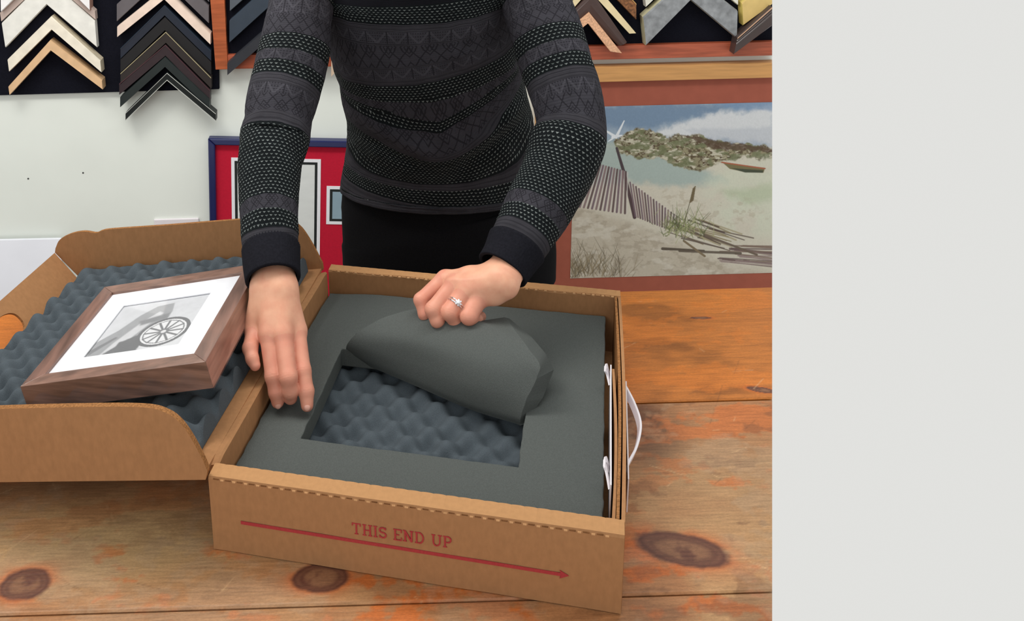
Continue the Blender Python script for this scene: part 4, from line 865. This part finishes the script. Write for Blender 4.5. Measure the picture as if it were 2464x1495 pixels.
def hand(fingers, wristpts, palm, thumb, seams, tendons=()):
    """fingers: list of 4 joints each ((u,v,z,rpx)); returns the surface and joint data"""
    conv = lambda j: (V(j[0], j[1], j[2]), j[3]*depth(V(j[0], j[1], j[2]))/F_PX)
    FJ = [[conv(j) for j in f] for f in fingers]; TJ = [conv(j) for j in thumb]; WP = [conv(j) for j in wristpts]; PM = [[conv(j) for j in p] for p in palm]
    def fun(Pt):
        pal = None
        for ch in PM:
            for (a, ra), (b, rb) in zip(ch[:-1], ch[1:]):
                d = sd_cone(Pt, a, b, ra, rb); pal = d if pal is None else smin(pal, d, .009)
        fd = None
        for ch in FJ+[TJ]:
            d = None
            for k, ((a, ra), (b, rb)) in enumerate(zip(ch[:-1], ch[1:])):
                e = sd_cone(Pt, a, b, ra, rb); d = e if d is None else smin(d, e, .0035)
            for k in (1, 2):                                   # knuckle swelling and skin folds
                j, r_ = ch[k]; dd = np.linalg.norm(Pt-j, axis=1); d = d-.0009*np.exp(-(dd/(r_*1.0))**2)
                t = ch[k+1][0]-ch[k-1][0]; t /= np.linalg.norm(t); s_ = (Pt-j) @ t
                d = d+.00035*np.cos(s_*2*math.pi/.0028)*np.exp(-(s_/.0035)**2-(dd/(r_*1.5))**6)
            d0 = np.linalg.norm(Pt-ch[0][0], axis=1)
            fd = d if fd is None else smin(fd, d, .0016)
        r0 = smin(pal, fd, .006)
        for (a, b) in tendons:
            a_, b_ = V(*a), V(*b); t = sd_cone(Pt, a_, b_, 0, 0); r0 = r0-.0009*np.exp(-(t/.004)**2)
        return r0
    allp = np.array([j[0] for ch in FJ+[TJ]+PM for j in ch]); lo, hi = allp.min(0)-.03, allp.max(0)+.03
    vs, fs = surface_net(fun, lo, hi, .0012)
    red = np.zeros(len(vs))
    for ch in FJ:
        for k, w_ in ((0, .35), (1, .55), (2, .45), (3, .75)): red = np.maximum(red, w_*np.exp(-(np.linalg.norm(vs-ch[k][0], axis=1)/(ch[k][1]*1.5))**2))
        d = np.minimum.reduce([sd_cone(vs, a[0], b[0], a[1], b[1]) for a, b in zip(ch[:-1], ch[1:])]); red = np.maximum(red, .42*(d < .002))
    return vs, fs, red, FJ
# right hand (left in the photo): palm down, fingers spread on the foam
RFG = [[(712, 800, .142, 24), (728, 893, .112, 20), (737, 942, .093, 18), (739, 976, .079, 15)],
       [(680, 806, .150, 24), (694, 908, .116, 21), (698, 940, .098, 19), (699, 957, .084, 17)],
       [(648, 806, .148, 24), (658, 905, .112, 20), (665, 944, .093, 18), (668, 968, .080, 15)],
       [(614, 794, .142, 22), (602, 838, .136, 18), (607, 864, .129, 15), (614, 880, .123, 13)]]
RPALM = [[(640, 600, .214, 34), (640, 690, .190, 36), (612, 790, .144, 26)], [(650, 600, .214, 34), (655, 690, .192, 36), (648, 802, .150, 26)], [(660, 600, .214, 34), (672, 690, .192, 36), (680, 802, .152, 26)], [(668, 600, .214, 34), (680, 700, .188, 34), (712, 795, .144, 27)]]
RTH = [(694, 720, .168, 22), (706, 800, .120, 19), (704, 850, .100, 17), (700, 885, .085, 14)]
vR, fR, redR, FJR = hand(RFG, [], RPALM, RTH, None, [((672, 700, .215), (712, 797, .162)), ((660, 700, .215), (680, 803, .170)), ((648, 700, .215), (648, 803, .168))])
# left hand (right in the photo): fist closed on the edge of the foam flap
LFG = [[(1072, 672, .166, 22), (1013, 722, .146, 17), (1022, 756, .130, 15), (1044, 764, .120, 12)],
       [(1096, 684, .170, 23), (1042, 745, .146, 19), (1052, 772, .132, 16), (1075, 772, .120, 13)],
       [(1124, 698, .168, 23), (1083, 752, .146, 20), (1096, 775, .130, 16), (1116, 768, .118, 13)],
       [(1155, 712, .162, 24), (1128, 762, .144, 20), (1146, 770, .130, 15), (1158, 762, .120, 12)]]
LPALM = [[(1246, 590, .207, 32), (1190, 655, .188, 26), (1130, 665, .176, 22), (1072, 674, .166, 22)], [(1250, 592, .207, 32), (1200, 668, .188, 28), (1096, 686, .170, 23)], [(1254, 594, .206, 32), (1212, 680, .184, 28), (1124, 700, .168, 24)], [(1258, 598, .205, 32), (1218, 690, .178, 26), (1190, 706, .166, 26), (1155, 714, .160, 24)]]
LTH = [(1150, 700, .150, 20), (1100, 735, .125, 18), (1070, 752, .115, 16), (1050, 760, .108, 13)]
vL, fL, redL, FJL = hand(LFG, [], LPALM, LTH, None, [((1185, 668, .2), (1072, 672, .18)), ((1195, 675, .2), (1096, 684, .185)), ((1200, 685, .195), (1124, 698, .182))])
# head, neck and arms under the clothes complete the body surface
ctr = lambda u, v, y: V(u, v, y=y)
neck0, hc = np.array([.03, 1.67, .52]), np.array([.03, 1.50, .70])
ARMS = [[(V(654, 640, y=1.24), .021), (V(666, 315, y=1.43), .028), (V(735, -40, y=1.61), .036), (np.array([-.03, 1.66, .49]), .036)], [(V(1235, 610, y=1.27), .021), (V(1374, 300, y=1.435), .028), (V(1270, -40, y=1.61), .036), (np.array([.17, 1.66, .48]), .036)]]
def headf(Pt):
    d = sd_cone(Pt, neck0, hc+np.array([0, .03, -.04]), .045, .048); q_ = (Pt-hc)/np.array([.075, .095, .115]); e = (np.linalg.norm(q_, axis=1)-1)*.085; d = smin(d, e, .02)
    d = smin(d, sd_cone(Pt, hc+np.array([0, -.05, -.05]), hc+np.array([0, -.07, -.085]), .045, .028), .02)
    d = smin(d, sd_cone(Pt, hc+np.array([0, -.09, .0]), hc+np.array([0, -.108, -.035]), .006, .012), .008)
    for s_ in (-1, 1):
        d = smin(d, sd_cone(Pt, hc+np.array([s_*.076, .0, .02]), hc+np.array([s_*.074, .0, -.025]), .01, .007), .005)
        d = np.maximum(d, -(np.linalg.norm(Pt-hc-np.array([s_*.031, -.098, .008]), axis=1)-.012))
        d = np.minimum(d, np.linalg.norm(Pt-hc-np.array([s_*.031, -.083, .008]), axis=1)-.012)
    d = smin(d, sd_cone(Pt, hc+np.array([-.018, -.097, -.058]), hc+np.array([.018, -.097, -.058]), .006, .006), .003)
    d = smin(d, sd_cone(Pt, np.array([-.06, 1.66, .49]), np.array([.19, 1.66, .48]), .04, .04), .04); d = smin(d, sd_cone(Pt, np.array([.08, 1.69, .46]), np.array([.12, 1.80, .10]), .055, .055), .04)
    for ch in ARMS:
        for (a_, ra_), (b_, rb_) in zip(ch[:-1], ch[1:]): d = smin(d, sd_cone(Pt, a_, b_, ra_, rb_), .01)
    return d
vH, fH = surface_net(headf, (-.26, 1.18, .0), (.38, 1.9, .84), .006)
bv = [vR, vL, vH]; bf = [fR, fL+len(vR), fH+len(vR)+len(vL)]; red = np.concatenate([redR, redL, np.zeros(len(vH))])
body = mesh('body', (np.vstack(bv), np.vstack(bf)), M['skin'], person, smooth=True, attrs={'red': red})
md = body.modifiers.new('smooth', 'SMOOTH'); md.factor = .5; md.iterations = 2
mesh('hair', join(ball(hc+np.array([0, .025, .03]), (.088, .098, .108), 24, 16), ball(hc+np.array([0, .13, .05]), (.045, .045, .045))), M['hair'], person, smooth=True)
# fingernails on the two longest visible fingertips
for ch in (FJR[0], FJR[2]):
    t = ch[3][0]-ch[2][0]; t /= np.linalg.norm(t); c0 = ch[3][0]; up = np.array([0, -.35, 1.]); up -= (up@t)*t; up /= np.linalg.norm(up); s_ = np.cross(t, up)
    Rn = np.c_[s_, t, up]; mesh('fingernail', ball(c0+t*ch[3][1]*.18+up*ch[3][1]*.66, (.0046, .0056, .0030), 16, 10, Rn), M['nail'], person, smooth=True)
# rings on the ring finger
a, b_ = FJL[2][0], FJL[2][1]; t = b_[0]-a[0]; t /= np.linalg.norm(t); pr_ = a[0]*.38+b_[0]*.62; rr_ = (a[1]*.38+b_[1]*.62)
ringo = mesh('finger_ring', join(torus(pr_+t*.0022, t, rr_*1.03, .0011), torus(pr_-t*.0012, t, rr_*1.03, .0010)), M['silver'], person, smooth=True)
ringo['label'] = 'silver ring pair with clear stones'
vd = CAM-pr_; vd -= (vd@t)*t; vd /= np.linalg.norm(vd); sd_ = np.cross(t, vd)
top_ = pr_+vd*(rr_+.0026)-sd_*.001
mesh('ring_stone', join(ball(top_, .0034, 8, 5), *[ball(top_+(sd_*math.cos(k)+t*math.sin(k))*.0036-vd*.001, .0014, 6, 4) for k in np.arange(0, 6.28, 1.047)]), M['gem'], ringo)

# clothes
def loft(rings, nseg, per, uvs, noise_amp=.002, ns=30, seed=1, ref=np.array([1., 0, 0]), cap=True):
    """rings: rows (cx,cy,cz, a, b, v, front-lift); elliptical section a (side) x b (front-back)"""
    R_ = cat(rings, per); n = len(R_); vs, uv = [], []
    al = 0
    for i in range(n):
        p = R_[i, :3]; t = R_[min(i+1, n-1), :3]-R_[max(i-1, 0), :3]; t /= np.linalg.norm(t)
        s1 = ref-(ref@t)*t; s1 /= np.linalg.norm(s1); s2 = np.cross(t, s1); s2 = -s2 if s2[1] > 0 else s2
        if R_[i, 6] > -9: s2 = s2*1.
        for k in range(nseg+1):
            q_ = 2*math.pi*k/nseg+math.pi*1.5; a, b = R_[i, 3], R_[i, 4]; d = s1*math.cos(q_)*a+s2*math.sin(q_)*b
            ux = math.cos(q_); uy = math.sin(q_); w_ = noise_amp*(0 if R_[i, 5] > .575 and noise_amp < .005 else 1)*((fbm(np.array([ux*3+seed]), np.array([R_[i, 5]*ns+uy*3]), seed)[0]-.5)*2)
            vs.append(p+d*(1+w_/max(a, 1e-3))); uv.append((k/nseg*2*math.pi*uvs, R_[i, 5]))
    fs = grid_faces(n, nseg+1)
    return np.array(vs), fs, uv
def srings(rows):
    out = []
    for (u, v, y, rp, vc) in rows:
        p = V(u, v, y=y); r_ = rp*depth(p)/F_PX; out.append((*p, r_, r_*.97, vc/1000, 0))
    return out
SL = [(657, 672, 1.213, 62, 690), (654, 640, 1.232, 64, 650), (652, 600, 1.258, 66, 602), (649, 565, 1.275, 69, 570), (648, 500, 1.312, 70, 505), (650, 400, 1.372, 76, 405), (660, 345, 1.408, 83, 345), (664, 322, 1.420, 83, 316), (670, 295, 1.436, 80, 290), (676, 250, 1.460, 84, 250), (702, 150, 1.510, 87, 150), (718, 50, 1.556, 80, 50), (735, -40, 1.60, 76, -40), (770, -100, 1.63, 70, -100)]
SR = [(1208, 650, 1.246, 60, 690), (1224, 625, 1.258, 62, 650), (1243, 592, 1.275, 69, 602), (1262, 560, 1.292, 73, 570), (1293, 505, 1.322, 80, 505), (1335, 425, 1.368, 86, 405), (1363, 355, 1.405, 90, 345), (1372, 325, 1.420, 88, 316), (1374, 292, 1.436, 83, 290), (1362, 235, 1.460, 84, 250), (1330, 130, 1.510, 86, 150), (1300, 40, 1.556, 85, 50), (1275, -40, 1.60, 80, -40), (1240, -100, 1.63, 70, -100)]
def torso_rings(rows):
    out = []
    for (ul, vl, ur, vr, y, br) in rows:
        pl, pr__ = V(ul, vl, y=y), V(ur, vr, y=y); c_ = (pl+pr__)/2; a = np.linalg.norm(pr__-pl)/2; front = c_+np.array([0, -a*br, .02]); out.append((*c_, a, a*br, pix(front)[1]/1000, 0))
    return out
TR = [(818, 446, 1290, 470, 1.775, .58), (822, 420, 1288, 440, 1.775, .58), (830, 370, 1290, 385, 1.765, .58), (832, 320, 1286, 330, 1.75, .6), (832, 262, 1268, 262, 1.725, .62), (815, 195, 1248, 190, 1.70, .62), (795, 130, 1245, 120, 1.675, .62), (778, 60, 1235, 50, 1.655, .62), (760, 0, 1245, -10, 1.64, .58), (740, -50, 1260, -60, 1.63, .5), (800, -110, 1180, -115, 1.628, .5), (870, -170, 1080, -172, 1.624, .6), (880, -225, 1070, -227, 1.615, .6)]
def fold(vs, uv):
    """heavy drape across the belly: the knit bands dip in the middle, with a soft overhang above the crease"""
    vs = np.array(vs); uv = [list(q_) for q_ in uv]
    for i in range(len(vs)):
        u_, v_ = pix(vs[i]); t = (u_-1058)/228
        if vs[i, 1] < 1.78:
            vb = uv[i][1]*1000; bmp_ = math.sin(math.pi*min(max((vb-235)/215, 0), 1)); uv[i][1] = (vb+bmp_*78*(abs(min(max(t, -1.1), 1.1))**1.3*1.25-.45))/1000
        if vs[i, 1] < 1.73:
            crease = 262+142*max(0, 1-abs(t+.02)**1.25); d = v_-crease; w_ = max(0, 1-abs(t)**6)
            g = .015*math.exp(-((d+20)/26)**2)-.004*math.exp(-((d-16)/18)**2)+.004*math.exp(-((d-60-20*t)/16)**2)*math.exp(-((t+.6)/.4)**2)+.003*math.sin(d*.09+t*5)*math.exp(-(d/90)**2)
            vs[i, 1] -= g*w_
            vs[i, 1] -= .004*math.exp(-((v_-120-60*t)/22)**2)*(t > .1)
    return vs, [tuple(q_) for q_ in uv]
tv, tf, tuv = loft(torso_rings(TR), 120, 10, .19, .006, 14, 3); 
for i in range(len(tv)//121):                                  # band heights follow the front of the body
    seg = tv[i*121:(i+1)*121]; vv = pix(seg[np.argmin(seg[:, 1])])[1]/1000
    for k in range(121): tuv[i*121+k] = (tuv[i*121+k][0], vv)
tv, tuv = fold(tv, tuv)
lv, lf_, luv = loft(srings(SL), 64, 9, .052, .0025, 22, 5); rv_, rf_, ruv = loft(srings(SR), 64, 9, .056, .0025, 22, 9)
nv, nfm_ = len(tv), len(tf)
allv = np.vstack([tv, lv, rv_]); allf = tf+[tuple(i+nv for i in f) for f in lf_]+[tuple(i+nv+len(lv) for i in f) for f in rf_]
fmat_ = [0]*len(tf)+[1]*(len(lf_)+len(rf_))
sw = mesh('sweater', (allv, allf), [M['knit_torso'], M['knit_sleeve']], person, smooth=True, uv=tuv+luv+ruv, fmat=fmat_)
so = sw.modifiers.new('thick', 'SOLIDIFY'); so.thickness = .0025; so.offset = -1
sw['label'] = 'dark grey and black fair isle knit sweater'
for rows, nm in ((SL, 'cuff'), (SR, 'cuff')):
    R_ = srings(rows)[:3]; R_ = [list(r_) for r_ in R_]; 
    for r_ in R_: r_[3] += .0022; r_[4] += .0022
    v_, f_, u_ = loft(R_, 120, 8, .05, 0, 1, 1)
    v_ = np.array(v_); cR = cat(R_, 8)
    for i in range(len(cR)):
        for k in range(121): j = i*121+k; d = v_[j]-cR[i, :3]; v_[j] += d/np.linalg.norm(d)*.0006*math.cos(k*math.pi)
    cu = mesh(nm, (v_, f_), M['rib'], sw, smooth=True); so = cu.modifiers.new('thick', 'SOLIDIFY'); so.thickness = .003; so.offset = -1
    cu['label'] = 'black ribbed cuff'
# trousers: hips and two legs, shoes
HR = torso_rings([(826, 430, 1280, 445, 1.785, .55), (818, 490, 1295, 495, 1.785, .56), (816, 540, 1318, 540, 1.78, .58), (822, 600, 1336, 600, 1.775, .58), (836, 680, 1336, 690, 1.77, .58)])
hv, hf_, _ = loft(HR[::-1], 64, 8, .1, .003, 20, 4)
e_ = HR[-1]; legs = []
for s_ in (-1, 1):
    c_ = np.array(e_[:3]); legs.append(loft([(c_[0]+s_*.095, c_[1], c_[2]+.03, .098, .105, 0, 0), (c_[0]+s_*.10, c_[1], -.25, .092, .1, .1, 0), (c_[0]+s_*.105, c_[1]+.01, -.5, .068, .075, .2, 0), (c_[0]+s_*.11, c_[1]+.02, -.7, .055, .06, .3, 0), (c_[0]+s_*.115, c_[1]+.02, -.84, .05, .055, .4, 0)], 32, 8, .1, .002, 20, 7))
n0 = len(hv); v_ = [hv]; f_ = list(hf_)
for lg in legs: f_ += [tuple(i+n0 for i in f) for f in lg[1]]; v_.append(lg[0]); n0 += len(lg[0])
mesh('trousers', (np.vstack(v_), f_), M['black_cloth'], person, smooth=True)
for s_ in (-1, 1):
    x = e_[0]+s_*.115; sh = cat([(x, 1.85, -.862, .03), (x, 1.80, -.855, .042), (x, 1.72, -.862, .038), (x, 1.64, -.870, .03), (x, 1.60, -.877, .018)], 6)
    v_, f_ = tube(sh[:, :3], sh[:, 3], 16); v_ = np.array(v_); v_[:, 2] = np.maximum(v_[:, 2], -.899); mesh('shoe', (v_, f_), M['rib'], person, smooth=True)
